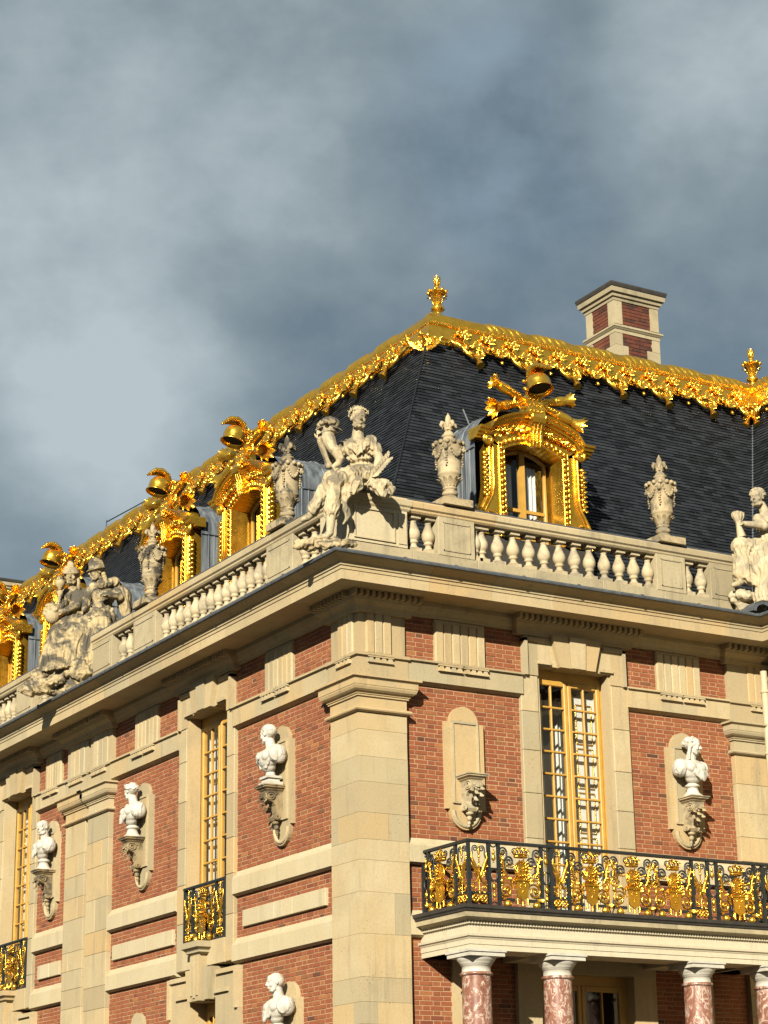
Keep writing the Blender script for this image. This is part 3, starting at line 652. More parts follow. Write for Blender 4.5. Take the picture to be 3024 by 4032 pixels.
def slate_rows(slope, side, ulim, single):
    T = SIDES[side]; mb = MB()
    for r in range(NR):
        s0, s1 = r * GA, (r + 1.25) * GA
        y0, z0, y1, z1 = RY0 + ca * s0, RZ0 + sa * s0, RY0 + ca * min(s1, slope_len), RZ0 + sa * min(s1, slope_len)
        a_lim, b_lim = ulim(y0)
        u = a_lim - (0.11 if r % 2 else 0.0)
        while u < b_lim:
            w = 0.22; a, b2 = max(u + 0.0015, a_lim), min(u + w - 0.0015, b_lim); u += w
            if b2 - a < 0.02: continue
            o = 0.024 + rng.uniform(-0.002, 0.004); o1 = 0.003; th = 0.012
            nx, nz = -sa, ca      # outward normal in (v,z)
            zc = rng.uniform(-0.003, 0.003)
            P0 = (y0 + nx * o, z0 + nz * o + zc); P1 = (y1 + nx * o1, z1 + nz * o1); Q0 = (y0 + nx * (o - th), z0 + nz * (o - th) + zc)
            t = MB(); t.add([(a, *P0), (b2, *P0), (b2, *P1), (a, *P1), (a, *Q0), (b2, *Q0)], [(0, 1, 2, 3), (4, 5, 1, 0), (4, 0, 3), (5, 2, 1)])
            if single and slate_n[0] < 300 and r < 60 and b2 - a > 0.2 and 1.5 + y0 * 0.4 < u < 8 and (not 2.7 < u < 5.6):
                t.build('slate', M['slate'], slope, T); slate_n[0] += 1
            else: mb.join(t)
    mb.build('slating', M['slate'], slope, T, kind='stuff')
sl_r = part('roof_slope', roof); slate_rows(sl_r, 'R', lambda y: (y, WX + y), True)
sl_l = part('roof_slope', roof); slate_rows(sl_l, 'L', lambda y: (y, 26.0), False)
TW = Matrix(((0, 1, 0, WX), (-1, 0, 0, 0), (0, 0, 1, 0), (0, 0, 0, 1)))     # wing roof: u runs towards the court (-y)
SIDES['W'] = TW
sl_w = part('roof_slope', roof); slate_rows(sl_w, 'W', lambda y: (-y, 6.0), False)
# hip and valley lead
mb = MB(); mb.tube([(RY0 - 0.02, RY0 - 0.02, RZ0), (TOPY - 0.02, TOPY - 0.02, TOPZ)], 0.018, 6); mb.build('hip_lead', M['slate'], roof)
mb = MB(); mb.tube([(WX + RY0, RY0, RZ0 + 0.02), (WX + TOPY, TOPY, TOPZ)], 0.03, 6); mb.build('valley_lead', M['flash'], roof)
# ------------------------------------------------------------------ casement windows
def casement(name, label, side, u0, u1, z0, z1, v, rows, group='tall yellow casement windows', simple_room=False, cols=2, dark=False):
    W = (u1 - u0) / 2; H = z1 - z0
    o = thing(name, label, 'window', SIDES[side] @ Matrix.Translation(((u0 + u1) / 2, v, z0)), group)
    fr = MB()
    fr.box(-W, -W + 0.085, 0, 0.10, 0, H); fr.box(W - 0.085, W, 0, 0.10, 0, H); fr.box(-W + 0.085, W - 0.085, 0, 0.10, H - 0.16, H); fr.box(-W + 0.085, W - 0.085, 0, 0.10, 0, 0.10)
    fr.build('frame', M['yellow'], o)
    for sg in (-1, 1):
        lf = part('casement', o)
        a, b2 = (-W + 0.085, -0.004) if sg < 0 else (0.004, W - 0.085)
        st = MB(); w = 0.075
        st.cbox(a, a + w, -0.025, 0.05, 0.10, H - 0.16, 0.012); st.cbox(b2 - w, b2, -0.025, 0.05, 0.10, H - 0.16, 0.012)
        st.cbox(a + w, b2 - w, -0.02, 0.05, 0.10, 0.26, 0.01); st.cbox(a + w, b2 - w, -0.02, 0.05, H - 0.25, H - 0.16, 0.01)
        st.build('stile', M['yellow'], lf)
        ia, ib, iz0, iz1 = a + w, b2 - w, 0.26, H - 0.25
        for c in range(1, cols):
            x = ia + (ib - ia) * c / cols; mb = MB(); mb.cbox(x - 0.016, x + 0.016, -0.012, 0.04, iz0, iz1, 0.008); mb.build('muntin', M['yellow'], lf)
        for r in range(1, rows):
            z = iz0 + (iz1 - iz0) * r / rows; mb = MB(); mb.cbox(ia, ib, -0.018, 0.04, z - 0.017, z + 0.017, 0.008); mb.build('muntin', M['yellow'], lf)
        for r in range(rows):
            for c in range(cols):
                x0, x1 = ia + (ib - ia) * c / cols, ia + (ib - ia) * (c + 1) / cols; za, zb = iz0 + (iz1 - iz0) * r / rows, iz0 + (iz1 - iz0) * (r + 1) / rows
                t1, t2 = rng.uniform(-0.003, 0.003), rng.uniform(-0.003, 0.003)
                mb = MB(); mb.add([(x0, 0.016 + t1, za), (x1, 0.016 + t2, za), (x1, 0.016 - t1, zb), (x0, 0.016 - t2, zb)], [(0, 1, 2, 3)]); mb.build('pane', M['glass'], lf)
    # room behind
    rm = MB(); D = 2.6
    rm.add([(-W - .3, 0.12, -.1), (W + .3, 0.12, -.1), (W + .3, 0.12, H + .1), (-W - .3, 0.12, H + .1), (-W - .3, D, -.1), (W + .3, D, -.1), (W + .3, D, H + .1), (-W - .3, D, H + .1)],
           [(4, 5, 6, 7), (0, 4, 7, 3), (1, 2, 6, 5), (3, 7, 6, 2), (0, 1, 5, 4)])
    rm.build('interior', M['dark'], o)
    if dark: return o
    # folded white shutters with gilt mouldings inside both reveals
    for sg in (-1, 1):
        sh = part('inner_shutter', o); x = sg * (W - 0.10)
        mb = MB(); mb.box(min(x, x + sg * 0.05), max(x, x + sg * 0.05), 0.14, 0.62, 0.05, H - 0.2); mb.box(min(x - sg * 0.22, x), max(x - sg * 0.22, x), 0.60, 0.65, 0.05, H - 0.2)
        mb.build('shutter_leaf', M['panel_white'], sh)
        k = max(3, int(H / 0.92)); mb = MB()
        for i in range(k):
            za, zb = 0.12 + (H - 0.4) * i / k, 0.02 + (H - 0.4) * (i + 1) / k; xx = x - sg * 0.008
            for q in (((0.19, za), (0.19, zb)), ((0.56, za), (0.56, zb)), ((0.19, za), (0.56, za)), ((0.19, zb), (0.56, zb))):
                mb.tube([(xx, q[0][0], q[0][1]), (xx, q[1][0], q[1][1])], 0.014, 5)
        mb.build('gilt_moulding', M['gold'], sh)
    for sg in (-1, 1):
        hs = part('inner_shutter', o); a, b2 = (W * 0.30, W * 0.86) if sg > 0 else (-W * 0.95, -W * 0.52); yy = 0.17 if sg > 0 else 0.2
        mb = MB(); mb.box(a, b2, yy, yy + 0.04, 0.05, H - 0.35); mb.build('shutter_leaf', M['panel_white'], hs)
        mb = MB(); k = max(3, int(H / 0.8))
        for i in range(k):
            za, zb = 0.1 + (H - 0.5) * i / k, 0.02 + (H - 0.5) * (i + 1) / k
            for q in ((a + 0.05, za, a + 0.05, zb), (b2 - 0.05, za, b2 - 0.05, zb), (a + 0.05, za, b2 - 0.05, za), (a + 0.05, zb, b2 - 0.05, zb)): mb.tube([(q[0], yy - 0.012, q[1]), (q[2], yy - 0.012, q[3])], 0.012, 5)
        mb.build('gilt_moulding', M['gold'], hs)
    cu = MB(); rows_ = []
    for i in range(2):
        rows_.append([(-W * 0.62 + (W * 1.24) * j / 40, 0.75 + 0.035 * math.sin(j * 1.3) + 0.02 * math.sin(j * 2.9), 0.0 if i == 0 else H - 0.3) for j in range(41)])
    cu.grid(rows_); cu.build('curtain', M['curtain' if simple_room else 'panel_white'], o)
    return o
casement('casement_window', 'tall yellow casement window behind the gilded balcony', 'R', 3.465, 4.963, 6.06, 10.31, 0.27, 10)
casement('casement_window', 'tall yellow casement window between the two nearest busts on the west face', 'L', 4.63, 6.25, 6.21, 10.31, 0.32, 9, simple_room=True)
casement('casement_window', 'tall yellow casement window at the far left edge of the west face', 'L', 13.68, 15.3, 6.21, 10.31, 0.32, 9, simple_room=True)
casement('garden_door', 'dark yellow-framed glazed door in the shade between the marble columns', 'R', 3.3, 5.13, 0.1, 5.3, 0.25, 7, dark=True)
casement('lower_window', 'lower window with its top just showing below the fluted bracket', 'L', 4.96, 5.92, 2.7, 5.24, 0.32, 5, dark=True)
casement('lower_window', 'lower window under the farther small railing at the left edge', 'L', 14.0, 14.98, 2.7, 5.24, 0.32, 5, dark=True)

# ------------------------------------------------------------------ niches and consoles
def niche(side, u, z0, z1, w=0.37, arch_r=0.27):
    """tall stone tablet with round head and round foot, recessed panel"""
    n_ = part('niche', palace, SIDES[side] @ Matrix.Translation((u, 0.10, 0)))
    zs, zt = z0 + 0.32, z1 - arch_r
    out = [(w, zs), (w, zt - 0.0), (arch_r, zt)] + arc(0, zt, arch_r, 0, math.pi, 14)[1:-1] + [(-arch_r, zt), (-w, zt), (-w, zs), (-0.30, zs), (-0.30, zs - 0.03)] + arc(0, zs - 0.03, 0.29, math.pi, 2 * math.pi, 14)[1:-1] + [(0.30, zs - 0.03), (0.30, zs)]
    mb = MB(); mb.prism(out, -0.07, 0.05); mb.build('niche_slab', M['stone'], n_)
    mb = MB()
    for a, b2, q0, q1 in ((-0.255, -0.215, zs + 0.12, zt - 0.02), (0.215, 0.255, zs + 0.12, zt - 0.02), (-0.255, 0.255, zt - 0.02, zt + 0.02), (-0.255, 0.255, zs + 0.09, zs + 0.12)): mb.box(a, b2, -0.105, -0.06, q0, q1)
    mb.box(-0.215, 0.215, -0.085, -0.06, zs + 0.12, zt - 0.02)
    mb.tube([(x, -0.065, z) for x, z in arc(0, zs - 0.03, 0.235, math.pi, 2 * math.pi, 12)], 0.035, 6)
    mb.build('niche_moulding', M['stone'], n_)
def console(label, side, u, z, mat='console_dark'):
    """scrolled bracket with a moulded top; z is the top of its shelf"""
    o = thing('console_bracket', label, 'bracket', SIDES[side] @ Matrix.Translation((u, 0.03, z)) @ Matrix.Diagonal((1, 1, 0.77, 1)), 'scrolled console brackets on the brick walls')
    mb = MB(); sweep_open(mb, [(0.10, -0.16), (0.11, -0.13), (0.14, -0.10), (0.145, -0.08), (0.18, -0.06), (0.185, -0.03), (0.20, -0.025), (0.20, 0.0), (-0.12, 0.001)], lambda p: [(-p, 0.04), (-p, -0.20 - p), (p, -0.20 - p), (p, 0.04)])
    mb.build('shelf', M[mat], o)
    mb = MB(); prof = [(0.03, -0.14), (-0.30, -0.14), (-0.345, -0.18), (-0.355, -0.24), (-0.33, -0.30), (-0.27, -0.33), (-0.20, -0.36), (-0.15, -0.44), (-0.13, -0.54), (-0.15, -0.62), (-0.17, -0.68), (-0.14, -0.74), (-0.08, -0.74), (0.03, -0.70)]
    mb.prism_x(prof, -0.10, 0.10); mb.build('scroll_body', M[mat], o)
    for sg in (-1, 1):
        mb = MB(); mb.tube(spiral(sg * 0.105, -0.235, -0.235, 0.105, 0.015, 0.4, 2.1, 22, 'yz'), 0.020, 5); mb.tube(spiral(sg * 0.105, -0.12, -0.68, 0.06, 0.01, 2.5, 1.6, 14, 'yz'), 0.014, 5); mb.build('volute', M[mat], o)
    mb = MB()
    for i in range(7): mb.leaf((0.085 * math.sin(i * 2.1), -0.33 + 0.01 * i, -0.20 - 0.045 * i), (0.4 * math.sin(i * 2.1), -0.3, -1), (0, -1, 0.2), 0.12, 0.05, 0.5)
    for i in range(9): mb.ell((rng.uniform(-0.07, 0.07), -0.34 + rng.uniform(0, 0.04), -0.20 - rng.uniform(0, 0.14)), 0.026, 6, 5)
    mb.ell((0, -0.10, -0.78), (0.07, 0.06, 0.05)); mb.ell((0, -0.085, -0.88), (0.045, 0.045, 0.06)); mb.ell((0, -0.07, -0.98), (0.033, 0.033, 0.045)); mb.ell((0, -0.065, -1.04), 0.02, 6, 5)
    for sg in (-1, 1): mb.leaf((sg * 0.03, -0.09, -0.74), (sg * 0.8, -0.1, 0.5), (0, -1, 0), 0.11, 0.05)
    mb.tube([(0, -0.33, -0.16), (0, -0.30, -0.36), (0, -0.12, -0.6), (0, -0.10, -0.78), (0, -0.065, -1.05)], 0.02, 6)
    mb.build('carved_drop', M[mat], o)
    return o
niche('R', 1.98, 7.46, 9.455); niche('R', 6.44, 7.46, 9.455)
for u in (2.62, 8.1, 12.56, 16.9): niche('L', u, 7.46, 9.455)
for u in (2.37, 8.2): niche('L', u, 3.26, 5.255)
console('pale scrolled bracket with nothing on it, left of the balcony window', 'R', 1.98, 8.31, 'statue_clean')
console('scrolled bracket under the white bust of a woman', 'R', 6.43, 8.315, 'urn')
console('dark scrolled bracket under the bust nearest the corner pier', 'L', 2.63, 8.435)
console('dark scrolled bracket under the crowned bust', 'L', 8.13, 8.42)
console('dark scrolled bracket under the bald bust at the far left', 'L', 12.46, 8.42)

# ------------------------------------------------------------------ balustrades
BAL = [(0.078, 0.085), (0.082, 0.10), (0.058, 0.115), (0.05, 0.14), (0.058, 0.165), (0.078, 0.175), (0.078, 0.195), (0.062, 0.205), (0.085, 0.225), (0.108, 0.275), (0.112, 0.32), (0.104, 0.37), (0.078, 0.43), (0.057, 0.48), (0.048, 0.52), (0.055, 0.525), (0.055, 0.54), (0.047, 0.545), (0.06, 0.565), (0.082, 0.575)]
bm_ = MB(); bm_.lathe(BAL, n=14); bm_.box(-0.098, 0.098, -0.098, 0.098, 0.0, 0.075); bm_.box(-0.09, 0.09, -0.09, 0.09, 0.574, 0.64)
bal_me = bm_.mesh('baluster', M['statue_clean'])
def balustrade(side, label, peds, rails, bals, u_end):
    T = SIDES[side]; o = thing('balustrade', label, 'balustrade', None, 'stone balustrades above the cornice')
    zb, zr = 11.865, 12.50
    us = [-0.27 if side == 'R' else 0.06]
    while us[-1] < u_end - 1.6: us.append(us[-1] + rng.uniform(1.1, 1.7))
    us.append(u_end)
    for a, b2 in zip(us, us[1:]):
        mb = MB(); mb.cbox(a + 0.002, b2 - 0.002, -0.275, 0.06, 11.52, zb, 0.008); mb.build('plinth_stone', M['stone_wet'], o, T)
    for a, b2 in rails:
        n = max(1, int((b2 - a) / 1.6))
        for i in range(n):
            x0, x1 = a + (b2 - a) * i / n + 0.002, a + (b2 - a) * (i + 1) / n - 0.002
            mb = MB(); mb.prism_x([(-0.26, zr), (-0.285, zr + 0.03), (-0.285, zr + 0.06), (-0.315, zr + 0.085), (-0.32, zr + 0.17), (-0.29, zr + 0.205), (0.07, zr + 0.215), (0.10, zr + 0.17), (0.10, zr + 0.085), (0.05, zr)], x0, x1)
            mb.build('rail_stone', M['stone'], o, T)
        mb = MB(); mb.prism_x([(-0.30, zr + 0.207), (-0.295, zr + 0.225), (0.08, zr + 0.235), (0.08, zr + 0.217)], a, b2); mb.build('rail_lead', M['flash'], o, T)
    for a, b2 in peds:
        p = part('pedestal', o)
        mb = MB(); mb.cbox(a, b2, -0.285, 0.08, zb - 0.01, zr + 0.01, 0.006); mb.build('die', M['stone_wet'], p, T)
        mb = MB(); w = 0.035
        for q in ((a + 0.09, b2 - 0.09, zb + 0.07, zb + 0.07 + w * 0.5), (a + 0.09, b2 - 0.09, zr - 0.09, zr - 0.09 + w * 0.5), (a + 0.09, a + 0.09 + w * 0.5, zb + 0.07, zr - 0.075), (b2 - 0.09 - w * 0.5, b2 - 0.09, zb + 0.07, zr - 0.075)): mb.box(q[0], q[1], -0.298, -0.28, q[2], q[3])
        mb.build('panel_edge', M['stone_wet'], p, T)
    for u in bals: put(bal_me, 'baluster', o, Matrix.Translation(T @ Vector((u, -0.12, zb))) )
    return o
balustrade('R', 'stone balustrade above the south cornice, right of the corner statue', [(1.39, 2.09), (5.84, 6.47), (7.02, 7.60)], [(0.80, 7.6)],
           [1.01, 1.29, 2.19] + [2.33 + 0.3125 * i for i in range(12)] + [6.62, 6.93], 7.6)
balustrade('L', 'stone balustrade above the west cornice, running left from the corner statue', [(1.62, 2.55), (7.0, 8.0), (9.0, 12.3), (13.1, 14.0), (19.5, 20.5)], [(0.68, 22)],
           [0.82, 1.14, 1.45, 2.64] + [2.80 + 0.311 * i for i in range(14)] + [8.15, 8.46, 8.77] + [12.45, 12.76] + [14.2 + 0.31 * i for i in range(17)], 22)
cp = thing('corner_pedestal', 'panelled stone pedestal at the corner under the seated woman with the horn of plenty', 'pedestal')
mb = MB(); mb.box(-0.275, 0.80, -0.275, 0.68, 11.875, 12.50); mb.build('die', M['stone_pale'], cp)
mb = MB(); sweep_open(mb, [(-0.02, 12.50), (0.012, 12.50), (0.03, 12.53), (0.03, 12.56), (0.055, 12.585), (0.06, 12.67), (0.03, 12.70), (-0.3, 12.72)], lambda p: [(-0.27 - p, 0.70 + p), (-0.27 - p, -0.27 - p), (0.82 + p, -0.27 - p), (0.82 + p, 0.2)]); mb.build('cap_moulding', M['stone'], cp)
simple('cap_top', M['stone'], cp, [(-0.29, 0.80, -0.29, 0.68, 12.64, 12.718), (-0.16, 0.62, -0.16, 0.62, 12.71, 12.80)])
for q in ((-0.20, 0.56, -0.30, -0.27, 11.93, 11.955), (-0.20, 0.56, -0.30, -0.27, 12.425, 12.45), (-0.20, -0.175, -0.30, -0.27, 11.955, 12.425), (0.535, 0.56, -0.30, -0.27, 11.955, 12.425), (-0.24, 0.6, -0.285, -0.27, 11.875, 11.90), (0.63, 0.78, -0.29, -0.27, 11.93, 12.45)):
    simple('panel_edge', M['stone_pale'], cp, [q])

# ------------------------------------------------------------------ urns
def make_urn(label, side, u, mat):
    o = thing('stone_urn', label, 'urn', SIDES[side] @ Matrix.Translation((u, -0.12, 12.725)), 'stone urns on the balustrade')
    m_ = M[mat]
    mb = MB(); mb.box(-0.28, 0.28, -0.26, 0.26, 0, 0.12); mb.lathe([(0.21, 0.12), (0.17, 0.14), (0.13, 0.18), (0.105, 0.22)], n=20); mb.build('foot', m_, o)
    mb = MB(); mb.lathe([(0.10, 0.22), (0.125, 0.235), (0.135, 0.265), (0.125, 0.30), (0.10, 0.31), (0.10, 0.325), (0.115, 0.335), (0.125, 0.355), (0.11, 0.375), (0.10, 0.385), (0.14, 0.43), (0.17, 0.50), (0.182, 0.565), (0.19, 0.575), (0.20, 0.60), (0.20, 0.615), (0.19, 0.63), (0.20, 0.75), (0.222, 0.95), (0.238, 1.08), (0.25, 1.10), (0.23, 1.12), (0.17, 1.17), (0.10, 1.21), (0.09, 1.25), (0.115, 1.265), (0.12, 1.29), (0.085, 1.305), (0.08, 1.34), (0.06, 1.36)], n=22); mb.build('vase', m_, o)
    mb = MB()
    for i in range(12):
        a = 2 * math.pi * i / 12; mb.leaf((0.10 * math.cos(a), 0.10 * math.sin(a), 0.385), (0.5 * math.cos(a), 0.5 * math.sin(a), 1), (math.cos(a), math.sin(a), -0.3), 0.19, 0.045, 0.45)
    mb.build('leaf_cup', m_, o)
    mb = MB()
    for i in range(14):
        a = 2 * math.pi * i / 14; mb.ell((0.245 * math.cos(a), 0.245 * math.sin(a), 1.125), (0.045, 0.045, 0.042), 7, 6)
    mb.build('gadrooned_rim', m_, o)
    for k in range(4):
        a0 = -math.pi / 2 + k * math.pi / 2 + math.pi / 4 * 0
        mb = MB(); pts = []
        for i in range(11):
            f = i / 10; a = a0 - 0.52 + 1.04 * f; r = 0.232; pts.append((r * math.cos(a), r * math.sin(a), 1.05 - 0.17 * math.sin(math.pi * f)))
        for i, p in enumerate(pts): mb.ell(p, 0.020 + 0.012 * math.sin(math.pi * i / 10), 6, 5)
        mb.build('garland', m_, o)
        a = a0 + math.pi / 4; c, s = math.cos(a), math.sin(a)
        mb = MB(); mb.ell((0.24 * c, 0.24 * s, 1.03), (0.042, 0.042, 0.07), 8, 6); mb.ell((0.275 * c, 0.275 * s, 1.0), (0.02, 0.02, 0.03), 6, 5)
        for q in range(6): mb.ell((0.222 * c + 0.01 * math.sin(q * 2), 0.222 * s, 0.93 - 0.042 * q), (0.027 - 0.002 * q,) * 3, 6, 5)
        mb.build('mask_drop', m_, o)
    fl = MB(); fl.ell((0, 0, 1.53), (0.058, 0.05, 0.145), 10, 8); fl.ell((0, 0, 1.66), (0.014, 0.014, 0.04), 6, 5)
    for k in range(4):
        a = k * math.pi / 2; c, s = math.cos(a), math.sin(a)
        fl.tube([(0.03 * c, 0.03 * s, 1.36), (0.05 * c, 0.05 * s, 1.43), (0.085 * c, 0.085 * s, 1.49), (0.125 * c, 0.125 * s, 1.50), (0.145 * c, 0.145 * s, 1.46), (0.13 * c, 0.13 * s, 1.43)], [0.028, 0.034, 0.04, 0.042, 0.032, 0.02], 7)
    fl.lathe([(0.07, 1.385), (0.075, 1.405), (0.07, 1.425)], n=12); fl.build('lily_finial', m_, o)
make_urn('pale stone urn with lily finial, nearest the corner statue on the south balustrade', 'R', 1.74, 'urn')
make_urn('pale stone urn with lily finial, alone against the slates right of the gilded dormer', 'R', 6.16, 'urn')
make_urn('blackened stone urn in front of the nearer west dormer', 'L', 2.1, 'urn_dark')
make_urn('stone urn in front of the second dormer, right of the helmeted statue', 'L', 7.55, 'urn_dark')

# ------------------------------------------------------------------ gilded dormers
def opening_arch(hw, zs, zc, n=12):
    """points of a segmental arch from left spring to right spring"""
    h = zc - zs; r = (hw * hw + h * h) / (2 * h); cz = zc - r; a = math.asin(hw / r)
    return [(r * math.sin(-a + 2 * a * i / n), cz + r * math.cos(-a + 2 * a * i / n)) for i in range(n + 1)]
def make_dormer(label, side, u, full=True):
    o = thing('dormer_window', label, 'dormer', SIDES[side] @ Matrix.Translation((u, 0.85, 12.0)), 'gilded dormers on the slate roof')
    GO = M['gold']
    ap = opening_arch(0.61, 2.40, 2.58)
    # face with the opening cut out
    outl = [(1.24, 0.78), (1.24, 0.95), (1.20, 1.18), (1.10, 1.36), (1.02, 1.50), (0.99, 1.7), (0.99, 2.5)]
    top = opening_arch(0.99, 2.62, 2.95, 12)
    face = MB()
    inner = [(0.61, 0.78)] + [(0.61, 2.40)] + list(reversed(ap))[1:-1] + [(-0.61, 2.40), (-0.56, 0.0)]
    def strip(A, B):
        face.grid([[(x, 0.0, z) for x, z in A], [(x, 0.0, z) for x, z in B]], smooth=False)
    # right jamb, left jamb
    for sg in (1, -1):
        A = [(sg * 0.61, z) for _, z in outl]; A[-1] = (sg * 0.61, 2.40); strip(A, [(sg * x, z) for x, z in outl])
        side_rows = [[(sg * x, 0.0, z) for x, z in outl], [(sg * x, 0.22, z) for x, z in outl]]; face.grid(side_rows, smooth=False)
    strip(ap, [(t[0], t[1]) for t in top])
    face.build('face', M['gold_smooth'], o)
    rv = MB(); path = [(-0.61, 0.78), (-0.61, 1.2)] + ap + [(0.61, 1.2), (0.61, 0.78)]
    rv.grid([[(x, 0.0, z) for x, z in path], [(x * 0.93, 0.42, z - 0.02) for x, z in path]], smooth=False); rv.build('reveal', M['gold_smooth'], o)
    simple('dark_apron', M['soot_and_shade'], o, [(-1.22, 1.22, 0.03, 0.6, -0.35, 0.775)])  # added panel, coloured black so the baluster gaps stay dark in the sun
    # window
    w_ = part('casement', o, Matrix.Translation((0, 0.40, 0)))
    fb = MB(); pa = opening_arch(0.53, 2.40, 2.58)
    fb.tube([(-0.50, 0, 0.7)] + [(x * 0.93, 0, z - 0.03) for x, z in pa] + [(0.50, 0, 0.7)], 0.05, 4)
    fb.box(-0.055, 0.055, -0.04, 0.05, 0.7, 2.53); fb.build('stile', M['yellow'], w_)
    for z in (0.95, 1.45):
        mb = MB(); mb.box(-0.48, 0.48, -0.025, 0.04, z - 0.03, z + 0.03); mb.build('muntin', M['yellow'], w_)
    for sg in (-1, 1):
        for za, zb in ((0.7, 0.92), (0.98, 1.42), (1.48, 2.40)):
            mb = MB(); a, b2 = (0.055, 0.47) if sg > 0 else (-0.47, -0.055); mb.add([(a, 0.01, za), (b2, 0.012, za), (b2, 0.01, zb), (a, 0.008, zb)], [(0, 1, 2, 3)]); mb.build('pane', M['glass'], w_)
    for sg in (-1, 1):
        cm = MB(); rows_ = [[(sg * (0.10 + 0.34 * j / 16), 0.16 + 0.025 * math.sin(j * 1.7), z) for j in range(17)] for z in (0.2, 1.3, 2.35)]; cm.grid(rows_); cm.build('curtain', M['panel_white'], w_)
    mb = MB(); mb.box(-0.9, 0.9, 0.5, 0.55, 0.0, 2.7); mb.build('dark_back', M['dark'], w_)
    # bead-and-leaf border round the opening
    bd = MB(); bp = [(-0.675, 0.8 + 0.1 * i) for i in range(17)] + [(x * 1.14, z + 0.085) for x, z in opening_arch(0.585, 2.40, 2.58, 14)] + [(0.675, 2.4 - 0.1 * i) for i in range(17)]
    for i, (x, z) in enumerate(bp): bd.ell((x, -0.02, z), (0.055, 0.035, 0.040) if abs(x) > 0.66 else (0.042, 0.035, 0.06), 7, 5)
    bd.build('bead_border', GO, o)
    fl = MB()
    for sg in (-1, 1):
        fl.tube([(sg * 0.625, -0.01, 0.78), (sg * 0.625, -0.01, 2.40)], 0.016, 6); fl.tube([(sg * 0.735, -0.01, 0.78), (sg * 0.735, -0.01, 2.5)], 0.014, 6)
        pts = [(sg * (x - 0.05), -0.015, z) for x, z in outl]; fl.tube(pts, 0.032, 6); fl.tube([(p[0] - sg * 0.075, p[1], p[2]) for p in pts], 0.016, 6)
    fl.build('edge_roll', M['gold_smooth'], o)
    for sg in (-1, 1):
        v_ = part('volute', o)
        mb = MB(); mb.tube(spiral(sg * 0.98, -0.05, 1.02, 0.17, 0.16, 0, 1.0, 16), 0.028, 6); mb.build('volute_ring', GO, v_)
        mb = MB(); mb.ell((sg * 0.98, -0.07, 1.02), 0.045, 7, 6)
        for i in range(8):
            a = i * math.pi / 4; mb.ell((sg * 0.98 + 0.085 * math.cos(a), -0.055, 1.02 + 0.085 * math.sin(a)), (0.042, 0.03, 0.042), 6, 5)
        mb.build('rosette', GO, v_)
        mb = MB(); q = 0
        for i in range(9):
            z = 2.25 - 0.092 * i; x = 1.035 + (0.0 if z > 1.65 else (1.65 - z) * 0.1)
            mb.ell((sg * x, 0.0, z), (0.055, 0.06, 0.05), 7, 5)
            for s2 in (-1, 1): mb.leaf((sg * x, -0.02, z), (s2 * 0.8, -0.3, -0.6), (0, -1, 0.2), 0.085, 0.04, 0.4, n=3)
        mb.build('garland', GO, o)
        mb = MB(); mb.tube(spiral(sg * 0.98, -0.06, 2.50, 0.11, 0.02, math.pi / 2, -sg * 1.6, 16), 0.035, 6); mb.ell((sg * 0.98, -0.03, 2.5), (0.10, 0.05, 0.10)); mb.build('scroll_capital', GO, o)
    # arched cornice with flat ears
    arch_c = opening_arch(0.98, 2.74, 3.06, 16); path = [(-1.30, 2.70), (-1.02, 2.70)] + arch_c + [(1.02, 2.70), (1.30, 2.70)]
    path = [(-1.22, 2.64), (-1.0, 2.64), (-0.97, 2.68)] + arch_c[1:-1] + [(0.97, 2.68), (1.0, 2.64), (1.22, 2.64)]
    prof = [(0.20, -0.13), (-0.02, -0.13), (-0.035, -0.10), (-0.08, -0.09), (-0.095, -0.055), (-0.15, -0.045), (-0.165, 0.0), (-0.20, 0.01), (-0.215, 0.05), (0.20, 0.07)]
    mb = MB(); mb.grid([[(x, y, z + dz) for y, dz in prof] for x, z in path], smooth=False)
    oo = len(mb.v)
    for k_ in (0, -1):
        x, z = path[k_]; mb.v += [(x, y, z + dz) for y, dz in prof]
    n_ = len(prof); mb.f += [tuple(oo + i for i in range(n_)), tuple(oo + n_ + i for i in range(n_ - 1, -1, -1))]; mb.sm += [False, False]
    mb.build('arched_cornice', M['gold_smooth'], o)
    mb = MB(); r2 = random.Random(3)
    for i in range(60):
        f = i / 59; x = -0.86 + 1.72 * f
        if abs(x) < 0.15: continue
        zt = 2.62 + 0.20 * (1 - (x / 0.86) ** 2); mb.ell((x, -0.05 - r2.uniform(0, 0.03), zt + r2.uniform(-0.05, 0.05)), r2.uniform(0.02, 0.036), 6, 5)
        if i % 3 == 0: mb.leaf((x, -0.05, zt), (r2.uniform(-1, 1), -0.4, r2.uniform(-1, 1)), (0, -1, 0), 0.10, 0.05, 0.4, n=3)
    mb.build('flower_festoon', GO, o)
    mb = MB(); mb.prism_x([(0.0, 2.50), (-0.10, 2.50), (-0.14, 2.60), (-0.13, 2.75), (-0.16, 2.86), (-0.24, 2.92), (-0.27, 3.0), (-0.24, 3.08), (-0.16, 3.12), (0.0, 3.12)], -0.13, 0.13)
    for sg in (-1, 1): mb.tube(spiral(sg * 0.135, -0.19, 3.02, 0.08, 0.015, 0, 1.6, 16, 'yz'), 0.024, 6)
    for x in (-0.075, 0, 0.075): mb.tube([(x, -0.115, 2.50), (x, -0.15, 2.62), (x, -0.145, 2.76), (x, -0.20, 2.92)], 0.022, 6)
    mb.build('scroll_keystone', GO, o)
    # trophy of arms
    cr_ = part('trophy', o, Matrix.Translation((0, 0.02, 3.06)) @ Matrix.Scale(1.06, 4) @ Matrix.Translation((0, 0, -3.12)))
